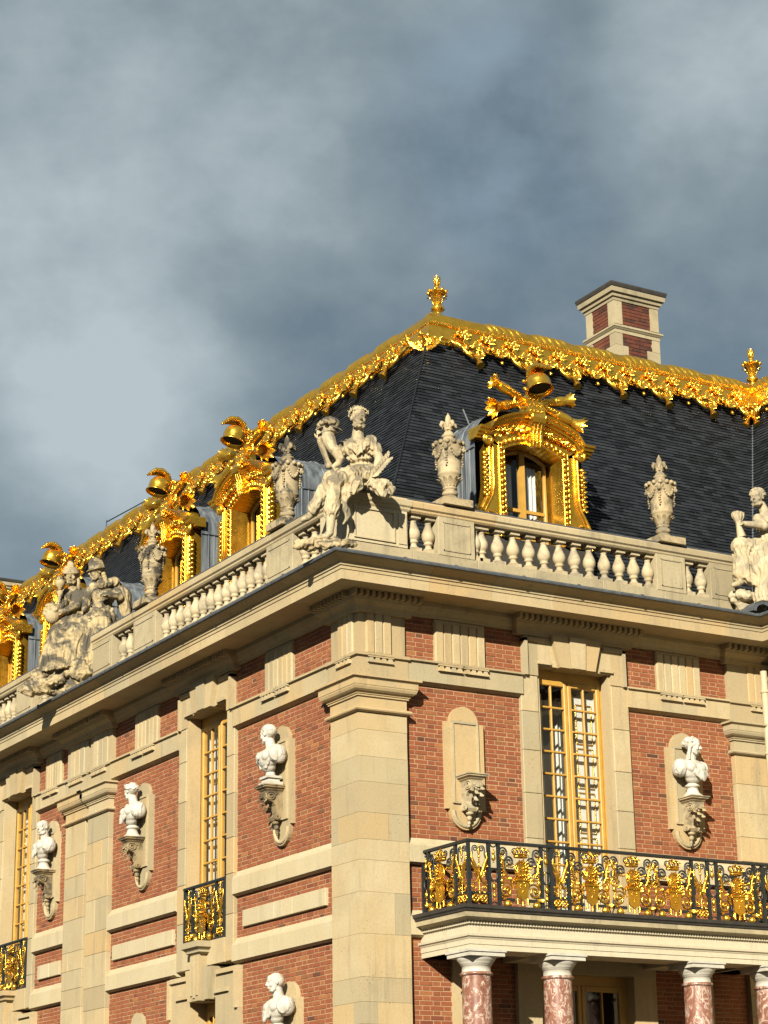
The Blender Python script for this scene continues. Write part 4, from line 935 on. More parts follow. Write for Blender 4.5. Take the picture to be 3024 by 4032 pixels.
    mb = MB(); mb.add([(-0.20, -0.16, 3.16), (0.20, -0.16, 3.16), (0.13, -0.14, 3.52), (-0.13, -0.14, 3.52), (-0.20, 0.08, 3.16), (0.20, 0.08, 3.16), (0.13, 0.06, 3.52), (-0.13, 0.06, 3.52)], [(0, 1, 2, 3), (1, 5, 6, 2), (5, 4, 7, 6), (4, 0, 3, 7), (3, 2, 6, 7)])
    for z in (3.22, 3.32, 3.42, 3.5):
        for i in range(4): mb.ell((-0.11 + 0.073 * i, -0.16, z), 0.016, 6, 4)
    mb.build('breastplate', GO, cr_)
    hr = Matrix.Rotation(R(-16), 4, 'X') @ Matrix.Scale(0.95, 4); hm = MB()
    outer = [(0.01, 0.215), (0.09, 0.20), (0.16, 0.155), (0.205, 0.08), (0.215, 0.0), (0.205, -0.07), (0.215, -0.11), (0.245, -0.13)]; inn = [(0.23, -0.135), (0.19, -0.08), (0.17, 0.0), (0.13, 0.10), (0.01, 0.16)]
    h0 = MB(); h0.lathe(outer + inn, n=20, caps=False); hm.join(h0, Matrix.Translation((0, -0.26, 3.66)) @ hr); hm.build('helmet', M['gold_smooth'], cr_)
    mb = MB(); hd = MB(); hd.lathe([(0.19, -0.075), (0.01, -0.07)], n=14, caps=False); mb.join(hd, Matrix.Translation((0, -0.26, 3.66)) @ hr); mb.build('helmet_shade_disc', M['soot_and_shade'], cr_)  # flat black disc painted as the shade inside the helmet
    mb = MB()
    for i in range(7):
        x = -0.09 + 0.03 * i; mb.tube([(x * 0.5, -0.05, 3.74), (x, -0.12, 3.88), (x * 1.1, -0.24, 3.96), (x * 1.2, -0.38, 3.95), (x * 1.2, -0.46 + 0.02 * (i % 2), 3.90)], [0.05, 0.055, 0.05, 0.045, 0.02], 6)
    for i in range(10): mb.ell((rng.uniform(-0.12, 0.12), 0.02 + rng.uniform(-0.05, 0.05), 3.52 + 0.03 * i), rng.uniform(0.035, 0.06), 7, 5)
    mb.build('plume', GO, cr_)
    for sg, z1, L in ((-1, 3.62, 0.78), (1, 3.56, 0.74), (-1, 3.22, 0.72), (1, 3.18, 0.86)):
        up = z1 > 3.4; q = MB()
        a = Vector((sg * 0.10, -0.04, 3.40)); b2 = Vector((sg * L, -0.08, z1 if up else z1 - 0.06)) if up else Vector((sg * L, -0.06, z1 - 0.02))
        d = (b2 - a).normalized()
        q.tube([a, a + d * 0.15, a + d * 0.17, a + d * 0.42, a + d * 0.44, b2 - d * 0.12], [0.045, 0.05, 0.072, 0.08, 0.092, 0.085], 9)
        for i in range(9):
            a2 = i * 2 * math.pi / 9; nn = Vector((d.z * math.cos(a2), math.sin(a2), -d.x * math.cos(a2))); q.leaf(b2 - d * 0.14 + nn * 0.045, d + nn * 0.22, nn, 0.22 if up else 0.32, 0.055, 0.55)
        for i in range(5): q.ell(a + d * (0.2 + 0.055 * i) + Vector((0, -0.075, 0)), 0.022, 6, 4)
        q.build('quiver', GO, cr_)
    mb = MB(); mb.tube([(-0.34, -0.06, 3.50), (-0.40, -0.10, 3.34), (-0.30, -0.12, 3.24), (-0.2, -0.14, 3.26)], 0.028, 6); mb.tube([(0.2, -0.1, 3.4), (0.3, -0.12, 3.3), (0.5, -0.1, 3.28)], 0.03, 6); mb.build('strap', GO, cr_)
    # lead barrel roof and cheeks
    va = [(-1.14, 0.0), (-1.14, 2.42)] + [(math.copysign(1.14 * abs(math.cos(math.pi * i / 16)) ** 0.75, -math.cos(math.pi * i / 16)), 2.42 + 0.78 * math.sin(math.pi * i / 16) ** 0.8) for i in range(1, 16)] + [(1.14, 2.42), (1.14, 0.0)]
    mb = MB(); mb.grid([[(x, y, z) for x, z in va] for y in (0.14, 0.5, 0.9, 1.4, 2.0)], smooth=True); mb.build('lead_roof', M['lead'], o)
    mb = MB()
    for y in (0.55, 1.05, 1.55): mb.tube([(x * 1.01, y, z + 0.01) for x, z in va], 0.02, 5)
    for sg in (-1, 1): mb.tube([(sg * 1.15, 0.14, 2.40), (sg * 1.15, 2.0, 2.40)], 0.022, 5)
    for sg in (-1, 1):
        for y in (0.3, 0.42, 0.7, 0.82, 0.95): mb.tube([(sg * 1.145, y, 0.0), (sg * 1.145, y, 2.39)], 0.014, 5)
    mb.build('lead_seam', M['lead'], o)
    return o
make_dormer('gilded dormer window with helmet trophy facing the court on the south roof', 'R', 4.13)
index_children()
d1 = make_dormer('gilded dormer with helmet trophy nearest the corner on the west roof', 'L', 5.52)
index_children()
for u, lb in ((8.85, 'second gilded dormer from the corner on the west roof, left of the darkened urn'), (14.45, 'gilded dormer with only its helmet showing above the pair of statues'), (17.85, 'gilded dormer cut off by the left edge of the view')):
    copy_tree(d1, mtx=TL @ Matrix.Translation((u, 0.85, 12.0)), label=lb)

# ------------------------------------------------------------------ gilded ridge with fringe
RP = [(3.92, 17.60), (3.87, 17.615), (3.845, 17.65), (3.85, 17.69), (3.88, 17.715), (3.95, 17.73), (3.955, 17.765), (3.925, 17.775), (3.93, 17.80), (3.965, 17.81), (4.03, 18.06), (4.075, 18.07), (4.04, 18.11), (4.045, 18.14), (4.08, 18.16), (4.14, 18.17)]
RC = (4.32, 18.25); RR = 0.19
roll = [(RC[0] + RR * math.cos(a), RC[1] + RR * math.sin(a)) for a in [math.pi * 1.22 - math.pi * 1.35 * i / 14 for i in range(15)]] + [(4.55, 17.9)]
def sleeve_mb(L=0.95):
    mb = MB(); rows = []; nu, nv = 64, 30
    for i in range(nu + 1):
        f = i / nu; row = []
        env = (math.sin(math.pi * min(1, f * 1.0)) ** 0.55)
        for j in range(nv + 1):
            g_ = j / nv; a = math.pi * 1.24 - math.pi * 1.2 * g_
            rag = 0.5 + 0.5 * math.sin(g_ * 9.0 + 1.0)
            e2 = max(0.0, min(1.0, (env * 1.25 - 0.42 * rag * (1 - env)) * 1.2))
            rid = abs(math.sin(f * 17 + g_ * 8.5)) ** 0.8; r = RR - 0.012 + e2 * (0.010 + 0.038 * rid)
            row.append((f * L, RC[0] + r * math.cos(a), RC[1] + r * math.sin(a)))
        rows.append(row)
    mb.grid(rows); return mb
def fringe_big():
    mb = MB(); r2 = random.Random(5)
    for sg in (-1, 1):
        mb.tube([(sg * 0.50, 0, -0.12), (sg * 0.42, -0.02, -0.02), (sg * 0.36, -0.03, -0.10), (sg * 0.28, -0.03, -0.19), (sg * 0.19, -0.03, -0.13), (sg * 0.20, -0.03, -0.25), (sg * 0.10, -0.03, -0.36), (0, -0.04, -0.40)], 0.032, 6)
        mb.tube([(sg * 0.30, -0.02, -0.05), (sg * 0.25, -0.03, -0.12), (sg * 0.14, -0.03, -0.28), (0, -0.03, -0.32)], 0.022, 6)
        for i in range(5): mb.leaf((sg * 0.06, -0.03, -0.10), (sg * (0.3 + 0.25 * i), -0.1, 0.6 - 0.32 * i), (0, -1, 0), 0.16, 0.055, 0.5, n=4)
    for i in range(16): mb.ell((r2.uniform(-0.17, 0.17), -0.05, -0.08 - r2.uniform(0, 0.26)), r2.uniform(0.025, 0.05), 6, 5)
    for i in range(7): a = math.pi * (1 + i / 6.0); mb.leaf((0, -0.04, -0.34), (math.cos(a), -0.1, math.sin(a) * 0.7), (0, -1, 0), 0.15, 0.045, 0.5, n=3)
    mb.tube([(0, -0.05, -0.42), (0, -0.05, -0.49), (0, -0.05, -0.50), (0, -0.05, -0.60)], [0.035, 0.03, 0.045, 0.075], 8)
    return mb
def fringe_small():
    mb = MB(); r2 = random.Random(8)
    for i in range(9):
        a = math.pi * (0.92 + 1.16 * i / 8.0); mb.leaf((0, -0.03, -0.10), (math.cos(a), -0.1, math.sin(a)), (0, -1, 0), 0.22 if i != 4 else 0.30, 0.055, 0.5, n=4)
    for i in range(12): mb.ell((r2.uniform(-0.12, 0.12), -0.055, -0.05 - r2.uniform(0, 0.2)), r2.uniform(0.025, 0.045), 6, 5)
    for sg in (-1, 1): mb.tube(spiral(sg * 0.20, -0.03, -0.10, 0.085, 0.02, 0, 1.4, 14), 0.024, 6)
    mb.ell((0, -0.05, -0.40), (0.03, 0.03, 0.045), 6, 5)
    return mb
def rosette_mb():
    mb = MB(); r2 = random.Random(2)
    for i in range(14): mb.ell((r2.uniform(-0.11, 0.11), -0.02, r2.uniform(-0.055, 0.055)), r2.uniform(0.025, 0.042), 6, 5)
    for i in range(6): mb.leaf((0, -0.01, 0), (math.cos(i * 1.05), -0.2, 0.6 * math.sin(i * 1.05)), (0, -1, 0), 0.14, 0.05, 0.4, n=3)
    return mb
orn = {}
for k in 'RLW':
    orn[k] = {}
TILT = Matrix.Rotation(-math.atan2(ca, sa), 4, 'X')             # lean back with the slates
for k, T_ in (('R', TR), ('L', TL), ('W', TW)):
    Trot = T_.to_3x3().to_4x4()
    for nm, f_ in (('fringe_swag', fringe_big), ('fringe_leaf', fringe_small)):
        mb = f_(); t = MB(); t.join(mb, TILT @ Matrix.Diagonal((1.12, 1.3, 1.15, 1))); orn[k][nm] = t.mesh(nm, M['gold'], Trot)
    mb = rosette_mb(); t = MB(); t.join(mb, Matrix.Rotation(-R(14), 4, 'X') @ Matrix.Scale(1.2, 4)); orn[k]['rosette'] = t.mesh('rosette', M['gold'], Trot)
    orn[k]['leaf_sleeve'] = sleeve_mb().mesh('leaf_sleeve', M['gold'], Trot)
def ridge(side, label, nodes, tas0, ntas, ros0, nros, sl0, nsl):
    T = SIDES[side]; o = thing('gilded_ridge', label, 'roof ridge', None, 'gilded lead ridges of the roof')
    mb = MB(); rows = [[(*f(y), z) for y, z in RP] for f in nodes]; mb.grid(rows, smooth=False); mb.build('fascia_moulding', M['gold_smooth'], o)
    mb = MB(); rows = [[(*f(y), z) for y, z in roll] for f in nodes]; mb.grid(rows); mb.build('ridge_roll', M['gold_smooth'], o)
    for i in range(ntas):
        u = tas0 + 1.14 * i; put(orn[side]['fringe_swag'], 'fringe_swag', o, Matrix.Translation(T @ Vector((u, 3.80, 17.70)))); put(orn[side]['fringe_leaf'], 'fringe_leaf', o, Matrix.Translation(T @ Vector((u + 0.57, 3.80, 17.70))))
    for i in range(nros): put(orn[side]['rosette'], 'rosette', o, Matrix.Translation(T @ Vector((ros0 + 0.57 * i, 3.965, 17.935))))
    for i in range(nsl): put(orn[side]['leaf_sleeve'], 'leaf_sleeve', o, Matrix.Translation(T @ Vector((sl0 + 1.13 * i, 0, 0))))
ridge('R', 'gilded roof ridge with leaf fringe running right from the corner finial', [lambda y: (y, y), lambda y: (WX + y, y)], 4.80, 7, 4.76, 13, 5.42, 6)
ridge('L', 'gilded roof ridge with leaf fringe descending left from the corner finial', [lambda y: (y, 34), lambda y: (y, y)], 4.80, 22, 4.8, 44, 5.42, 21)
ridge('W', 'gilded roof ridge turning towards the court at the right edge', [lambda y: (WX + y, y), lambda y: (WX + y, -6)], -3.6, 6, -3.4, 10, -4.2, 6)
cs = thing('corner_shell', 'large gilded shell and leaf cluster over the roof hip under the corner finial', 'ornament')
mb = MB()
for i in range(11):
    a = R(180 + 18 * i); mb.leaf((3.82, 3.82, 17.66), (0.75 * math.cos(a), -0.75 * math.cos(a) , 0.55 * math.sin(a) - 0.35), (-1, -1, 0.7), 0.40, 0.10, 0.5)
for i in range(16): mb.ell((3.77 + rng.uniform(-0.16, 0.16), 3.77 + rng.uniform(-0.16, 0.16), 17.6 + rng.uniform(-0.1, 0.1)), rng.uniform(0.03, 0.06), 6, 5)
mb.build('shell_leaves', M['gold'], cs)
mb = MB()
mb.ell((4.36, 4.36, 18.36), (0.20, 0.20, 0.12), 12, 8); mb.build('corner_leaves', M['gold'], cs)

def finial(label, x, y, z):
    o = thing('roof_finial', label, 'finial', tr(x, y, z, 0, 0.9), 'gilded vases on the roof ridge'); GO = M['gold']
    mb = MB(); mb.lathe([(0.16, 0.0), (0.13, 0.03), (0.085, 0.08), (0.07, 0.14), (0.08, 0.17), (0.14, 0.21), (0.15, 0.26), (0.11, 0.32), (0.085, 0.36), (0.075, 0.40), (0.10, 0.52), (0.13, 0.60), (0.19, 0.63), (0.19, 0.66), (0.10, 0.70), (0.06, 0.74), (0.055, 0.78)], n=18); mb.build('vase', GO, o)
    mb = MB()
    for i in range(8):
        a = i * math.pi / 4; c, s = math.cos(a), math.sin(a); mb.leaf((0.08 * c, 0.08 * s, 0.36), (0.35 * c, 0.35 * s, 1), (c, s, -0.2), 0.30, 0.05, 0.9); mb.ell((0.20 * c, 0.20 * s, 0.645), (0.045, 0.045, 0.05), 6, 5)
    mb.build('leaf_cup', GO, o); mb = MB()
    for i in range(8):
        a = i * math.pi / 4; c, s = math.cos(a), math.sin(a); mb.leaf((0.05 * c, 0.05 * s, 0.16), (0.9 * c, 0.9 * s, 0.5), (c, s, 0.5), 0.13, 0.04, 0.6, n=3)
    mb.build('foot_leaves', GO, o)
    mb = MB()
    for q in range(3):
        for i in range(6): a = i * math.pi / 3 + q * 0.5; c, s = math.cos(a), math.sin(a); mb.leaf((0.045 * c, 0.045 * s, 0.76 + 0.06 * q), (0.3 * c, 0.3 * s, 1), (c, s, 0), 0.16, 0.032, -0.2, n=3)
    mb.ell((0, 0, 0.90), (0.045, 0.045, 0.10)); mb.build('flame', GO, o)
finial('gilded vase finial with flame on the corner of the ridge', 4.62, 4.62, 18.50)
finial('gilded vase finial at the right edge of the ridge', WX + 4.45, 4.45, 18.42)

# ------------------------------------------------------------------ chimneys
def chimney(label, x0, y0, w, d, ztop, n_up=8):
    """corner post at (x0, y0), front towards -y, side towards -x"""
    o = thing('chimney', label, 'chimney', Matrix.Translation((x0, y0, ztop - 3.0)), 'brick and stone chimneys')
    s = MB(); s.box(0.02, w - 0.02, 0.02, d - 0.02, -1.5, 2.7); s.build('mortar_core', M['mortar_grey'], o)
    z = 2.32
    def face_bricks(z0, z1, ea, eb, ec, ed):
        n = int((z1 - z0) / 0.078)
        for r in range(n):
            zz = z0 + r * (z1 - z0) / n
            for f in (0, 1):
                a, b2 = (ea, w - eb) if f == 0 else (ec, d - ed); u = a - (0.12 if r % 2 else 0)
                while u < b2 - 0.03:
                    p, q = max(u, a) + 0.006, min(u + 0.235, b2) - 0.006; u += 0.235
                    if q - p < 0.03: continue
                    mb = MB(); e = rng.uniform(-0.003, 0.003)
                    if f == 0: mb.box(p, q, 0.004 + e, 0.06, zz + 0.006, zz + (z1 - z0) / n - 0.006)
                    else: mb.box(0.004 + e, 0.06, p, q, zz + 0.006, zz + (z1 - z0) / n - 0.006)
                    mb.build('brick', M['brick_dark'], o)
    def quoin(za, zb, e):
        for xa, xb, ya, yb in ((-0.006, e, -0.006, e), (w - e, w + 0.006, -0.006, e), (-0.006, e, d - e, d + 0.006)):
            mb = MB(); mb.box(xa, xb, ya, yb, za + 0.003, zb - 0.003); mb.build('quoin', M['stone_wet'], o)
    quoin(2.02, 2.62, 0.23); face_bricks(2.04, 2.62, 0.24, 0.24, 0.24, 0.24)
    zz = [1.80, 1.50, 1.18, 0.86, 0.5, 0.1, -0.3, -0.8, -1.4]
    for i in range(len(zz) - 1):
        e = 0.26 if i % 2 == 0 else 0.36
        quoin(zz[i + 1], zz[i], e * 0.8 if i % 2 == 0 else e); face_bricks(zz[i + 1], zz[i], e * 0.8 + 0.006 if i % 2 == 0 else e + 0.006, e * 0.8 + 0.006 if i % 2 == 0 else e + 0.006, (e * 0.8 if i % 2 == 0 else e) + 0.006, (e * 0.8 if i % 2 == 0 else e) + 0.006)
    def ring(prof, nm, mat):
        mb = MB(); rows = [[(*q, z) for q, z in [((-p, -p), z) for p, z in prof]], [((w + p), -p, z) for p, z in prof], [((w + p), d + p, z) for p, z in prof], [(-p, d + p, z) for p, z in prof]]
        rows = [[(-p, -p, z) for p, z in prof], [(w + p, -p, z) for p, z in prof], [(w + p, d + p, z) for p, z in prof], [(-p, d + p, z) for p, z in prof]]
        mb.grid(rows, closed_v=True, smooth=False); mb.build(nm, M[mat], o)
    ring([(-0.03, 1.80), (0.015, 1.80), (0.015, 1.88), (0.03, 1.885), (0.06, 1.92), (0.075, 1.93), (0.075, 1.97), (-0.03, 2.02)], 'string_moulding', 'stone_wet')
    ring([(-0.03, 2.60), (0.02, 2.60), (0.03, 2.66), (0.07, 2.68), (0.08, 2.75), (0.13, 2.77), (0.14, 2.88)], 'cap_moulding', 'stone_wet')
    ring([(0.14, 2.885), (0.155, 2.89), (0.175, 2.95), (0.175, 2.99), (-0.6, 3.03)], 'blackened_cap', 'soot_and_shade')
    return o
chimney('brick and stone chimney with blackened cap behind the gilded ridge', 11.6, 8.0, 1.27, 1.08, 22.10)
chimney('distant stone chimney cap at the left edge of the roof', 7.75, 36.9, 1.3, 1.1, 22.0)

# ------------------------------------------------------------------ portico: columns, entablature slab, railing
PX0, PX1, PY = 1.13, 7.30, -1.27
po = thing('portico', 'stone porch entablature and balcony slab carried by marble columns', 'porch')
PP = lambda p: [(PX0 - p, 0.12), (PX0 - p, PY - p), (PX1 + p, PY - p), (PX1 + p, 0.12)]
mb = MB(); sweep_open(mb, [(-0.56, 5.42), (0.0, 5.42), (0.0, 5.495), (0.012, 5.50), (0.012, 5.575), (0.02, 5.58), (0.03, 5.60), (0.055, 5.615), (0.06, 5.65), (-0.05, 5.665)], PP); mb.build('architrave', M['stone_white'], po)
mb = MB(); sweep_open(mb, [(0.0, 5.655), (0.0, 5.79), (0.012, 5.795), (0.012, 5.845), (0.06, 5.85), (0.07, 5.87), (0.10, 5.885)], PP); mb.build('frieze', M['stone_white'], po)
mb = MB(); sweep_open(mb, [(0.05, 5.885), (0.15, 5.885), (0.15, 5.955), (0.155, 5.96)], PP); mb.build('corona', M['stone_wet'], po)
mb = MB(); sweep_open(mb, [(0.15, 5.957), (0.17, 5.965), (0.18, 5.99), (0.205, 6.01), (0.215, 6.06), (-0.3, 6.065)], PP); mb.build('blackened_edge', M['soot_and_shade'], po)
mb = MB(); mb.add([(PX0 + 0.2, PY + 0.2, 6.055), (PX1 - 0.2, PY + 0.2, 6.055), (PX1 - 0.2, 0.1, 6.055), (PX0 + 0.2, 0.1, 6.055)], [(0, 1, 2, 3)]); mb.build('balcony_floor', M['soot_and_shade'], po)
mb = MB()
n = int((PX1 - PX0) / 0.052)
for i in range(n + 1): u = PX0 - 0.02 + (PX1 - PX0 + 0.04) * i / n; mb.box(u - 0.015, u + 0.015, PY - 0.045, PY + 0.0, 5.797, 5.845)
n = int(1.35 / 0.052)
for i in range(n + 1): y = PY + 1.35 * i / n; mb.box(PX0 - 0.045, PX0, y - 0.015, y + 0.015, 5.797, 5.845)
mb.build('dentil_course', M['stone_white'], po, kind='stuff')
simple('soffit', M['stone_white'], po, [(PX0 + 0.1, PX1 - 0.1, PY + 0.1, 0.1, 5.60, 5.64)])
for x in (1.39, 2.87, 5.58, 7.06): simple('cross_beam', M['stone_white'], po, [(x - 0.24, x + 0.24, PY + 0.55, 0.1, 5.42, 5.61)])
def column(label, x):
    o = thing('marble_column', label, 'column', Matrix.Translation((x, -1.03, 0)), 'red marble columns of the porch')
    mb = MB(); mb.lathe([(0.236, 0.45), (0.236, 1.6), (0.231, 3.2), (0.222, 4.9), (0.218, 5.06)], n=36, caps=False); mb.build('shaft', M['red_marble'], o)
    mb = MB(); mb.lathe([(0.222, 5.055), (0.245, 5.065), (0.252, 5.085), (0.245, 5.10), (0.228, 5.11)], n=36, caps=False); mb.build('astragal', M['red_marble'], o)
    mb = MB(); mb.lathe([(0.222, 5.108), (0.218, 5.12), (0.218, 5.20), (0.236, 5.205), (0.236, 5.225), (0.25, 5.23), (0.25, 5.245), (0.275, 5.265), (0.295, 5.30), (0.30, 5.325)], n=36); mb.build('capital', M['marble'], o)
    mb = MB(); mb.box(-0.315, 0.315, -0.315, 0.315, 5.325, 5.385); mb.box(-0.335, 0.335, -0.335, 0.335, 5.386, 5.425); mb.build('abacus', M['marble'], o)
    mb = MB(); mb.box(-0.33, 0.33, -0.33, 0.33, 0, 0.16); mb.lathe([(0.32, 0.16), (0.335, 0.2), (0.32, 0.26), (0.27, 0.29), (0.27, 0.34), (0.30, 0.38), (0.28, 0.43), (0.245, 0.45)], n=30); mb.build('base', M['marble'], o)
for x, lb in ((1.39, 'red marble column under the left corner of the balcony'), (2.87, 'red marble column second from the left, beside the shaded door'), (5.58, 'red marble column to the right of the shaded door'), (7.06, 'red marble column cut off by the right edge of the view')): column(lb, x)

# --- wrought iron pieces (local: x along, y outwards negative, z up from the slab)
GI, IR = M['gold_iron'], M['iron']
def lily(mb, x, y, z, s):
    mb.ell((x, y, z + 0.2 * s), (0.16 * s, 0.10 * s, 0.42 * s), 6, 5)
    for sg in (-1, 1): mb.tube([(x, y, z - 0.15 * s), (x + sg * 0.12 * s, y, z + 0.12 * s), (x + sg * 0.34 * s, y, z + 0.22 * s), (x + sg * 0.42 * s, y, z + 0.05 * s)], [0.07 * s, 0.1 * s, 0.1 * s, 0.05 * s], 5)
    mb.box(x - 0.2 * s, x + 0.2 * s, y - 0.06 * s, y + 0.06 * s, z - 0.2 * s, z - 0.08 * s); mb.ell((x, y, z - 0.35 * s), (0.08 * s, 0.06 * s, 0.16 * s), 5, 4)
IM = {}
def reg(nm, mb, mat): IM[nm] = mb.mesh(nm, mat)
mb = MB(); mb.tube([(0.11 * math.cos(a), 0.05 * math.sin(a), 0.0) for a in [2 * math.pi * i / 16 for i in range(16)]], 0.017, 6, closed=True); mb.tube([(0.12 * math.cos(a), 0.055 * math.sin(a), 0.035) for a in [2 * math.pi * i / 16 for i in range(16)]], 0.012, 6, closed=True)
for i in range(7):
    x = -0.12 + 0.04 * i; mb.ell((x, -0.045 if abs(x) < 0.1 else 0, 0.075 + 0.03 * (i % 2)), 0.017, 6, 5)
    if i % 2 == 0: mb.tube([(x, -0.04, 0.04), (x * 1.1, -0.045, 0.09), (x * 0.5, -0.02, 0.135), (0, 0, 0.12)], 0.011, 5)
mb.ell((0, 0, 0.14), 0.018, 6, 5); mb.box(-0.007, 0.007, -0.006, 0.006, 0.15, 0.19); mb.box(-0.02, 0.02, -0.006, 0.006, 0.165, 0.178)
reg('crown', mb, GI)
mb = MB(); mb.ell((0, 0, 0), (0.105, 0.035, 0.135), 14, 10); mb.tube([(0.115 * math.cos(a), -0.01, 0.145 * math.sin(a)) for a in [2 * math.pi * i / 20 for i in range(20)]], 0.016, 5, closed=True)
reg('medallion', mb, GI)
mb = MB(); r2 = random.Random(4)
for i in range(22):
    a = i * 2 * math.pi / 22; mb.leaf((0.09 * math.cos(a), -0.01, 0.12 * math.sin(a)), (math.cos(a), -0.25, math.sin(a)), (0, -1, 0), 0.055 + 0.025 * (i % 2), 0.018, 0.6, n=3)
for i in range(14): mb.ell((r2.uniform(-0.07, 0.07), -0.035, r2.uniform(-0.09, 0.09)), r2.uniform(0.012, 0.024), 6, 4)
for sg in (-1, 1):
    for i in range(4): mb.leaf((sg * 0.08, -0.01, -0.14), (sg * (0.5 + 0.3 * i), -0.2, 0.5 - 0.45 * i), (0, -1, 0), 0.11, 0.024, 0.7, n=3)
reg('sunburst', mb, GI)
mb = MB(); mb.prism([(-0.115, 0.0), (0.115, 0.0), (0.10, -0.25), (0.045, -0.27), (0, -0.315), (-0.045, -0.27), (-0.10, -0.25)], -0.03, -0.008)
mb.tube([(-0.15, -0.01, -0.005), (-0.10, -0.035, 0.012), (0.10, -0.035, 0.012), (0.15, -0.01, -0.005)], 0.022, 6)
for x in (-0.095, 0.0, 0.095): mb.tube([(x, -0.02, -0.26 - (0.05 if x == 0 else 0)), (x, -0.02, -0.35 - (0.02 if x == 0 else 0))], [0.012, 0.024], 6)
for x, z in ((-0.042, -0.075), (0.045, -0.075), (0.0, -0.17)): lily(mb, x, -0.035, z, 0.055)
reg('shield_banner', mb, GI)
mb = MB(); mb.tube(spiral(0, 0, 0, 0.125, 0.02, math.pi * 0.9, -1.7, 26), [0.012 + 0.010 * math.sin(math.pi * i / 26) for i in range(27)], 6); mb.tube([(-0.12, 0, 0.03), (-0.11, 0, 0.12), (-0.04, 0, 0.19), (0.03, 0, 0.18)], [0.02, 0.02, 0.016, 0.008], 6)
mb.leaf((0.02, -0.01, -0.12), (1, -0.2, -0.1), (0, -1, 0), 0.16, 0.04, 0.8); mb.leaf((-0.10, -0.01, 0.10), (-0.4, -0.2, 1), (0, -1, 0), 0.14, 0.035, 0.8); mb.ell((0.0, -0.02, 0.0), 0.026, 6, 5)
reg('scroll', mb, GI)
mb = MB(); mb.tube(spiral(0, 0, 0, 0.075, 0.015, 0.0, 1.5, 20), 0.014, 6); mb.tube([(0.075, 0, 0.0), (0.07, 0, -0.12), (0.10, 0, -0.20)], 0.014, 6); reg('iron_scroll', mb, IR)
mb = MB(); mb.tube([(0, 0, 0), (0.02, -0.01, 0.1), (-0.01, -0.01, 0.2), (0.015, 0, 0.30), (0.0, 0, 0.40)], [0.02, 0.02, 0.016, 0.02, 0.005], 6)
for i in range(6): mb.leaf((0, 0, 0.05 + 0.055 * i), ((-1) ** i, -0.3, 0.8), (0, -1, 0), 0.075, 0.02, 0.8, n=3)
reg('torch', mb, GI)
mb = MB(); mb.tube([(0, 0, 0.45), (0, 0, 0.3), (0, 0, 0.26), (0, 0, -0.3)], [0.004, 0.022, 0.01, 0.012], 6); mb.ell((0, 0, 0.24), 0.024, 6, 5); mb.ell((0, 0, -0.3), (0.02, 0.02, 0.04), 6, 5); mb.ell((0, 0, 0.12), (0.018, 0.018, 0.03), 6, 5)
for sg in (-1, 1): mb.tube([(sg * 0.02, -0.01, -0.05), (sg * 0.08, -0.01, 0.10), (sg * 0.14, -0.01, 0.22), (sg * 0.13, -0.01, 0.30)], [0.022, 0.028, 0.02, 0.008], 6); mb.tube([(sg * 0.01, -0.01, -0.05), (sg * 0.05, 0, -0.14), (sg * 0.11, 0, -0.16)], [0.016, 0.018, 0.01], 6)
reg('spear_trophy', mb, GI)
mb = MB(); mb.tube([(0.042 * math.cos(a), 0, 0.042 * math.sin(a)) for a in [2 * math.pi * i / 12 for i in range(12)]], 0.011, 5, closed=True)
for i in range(4): a = math.pi / 4 + i * math.pi / 2; mb.ell((0.034 * math.cos(a), -0.005, 0.034 * math.sin(a)), 0.018, 6, 4)
mb.ell((0, -0.01, 0), 0.016, 6, 4); reg('ring_rosette', mb, GI)
mb = MB(); mb.tube([(0, 0, 0.06), (0, 0, 0.03), (0, 0, -0.02), (0, 0, -0.05)], [0.008, 0.026, 0.036, 0.012], 8); mb.ell((0, 0, -0.065), 0.014, 6, 4); mb.ell((0, 0, 0.07), 0.014, 6, 4); reg('bell_bud', mb, GI)
mb = MB(); mb.tube([(0.062 * math.cos(a), 0, 0.095 * math.sin(a)) for a in [2 * math.pi * i / 18 for i in range(18)]], 0.013, 5, closed=True); reg('iron_ring', mb, IR)
mb = MB(); mb.ell((0, 0, 0), 0.062, 14, 10); reg('gilt_ball', mb, M['gold'])
def at(nm, parent, x, z, y=0.0, flip=False, ry=0.0, sc=1.0):
    put(IM[nm], nm, parent, Matrix.Translation((x, y, z)) @ Matrix.Rotation(ry, 4, 'Y') @ Matrix.Diagonal((-sc if flip else sc, sc, sc, 1)))
def bar(parent, x0, x1, z0, z1, d=0.016, name='iron_bar'):
    mb = MB(); mb.box(x0, x1, -d, d, z0, z1); mb.build(name, IR, parent)
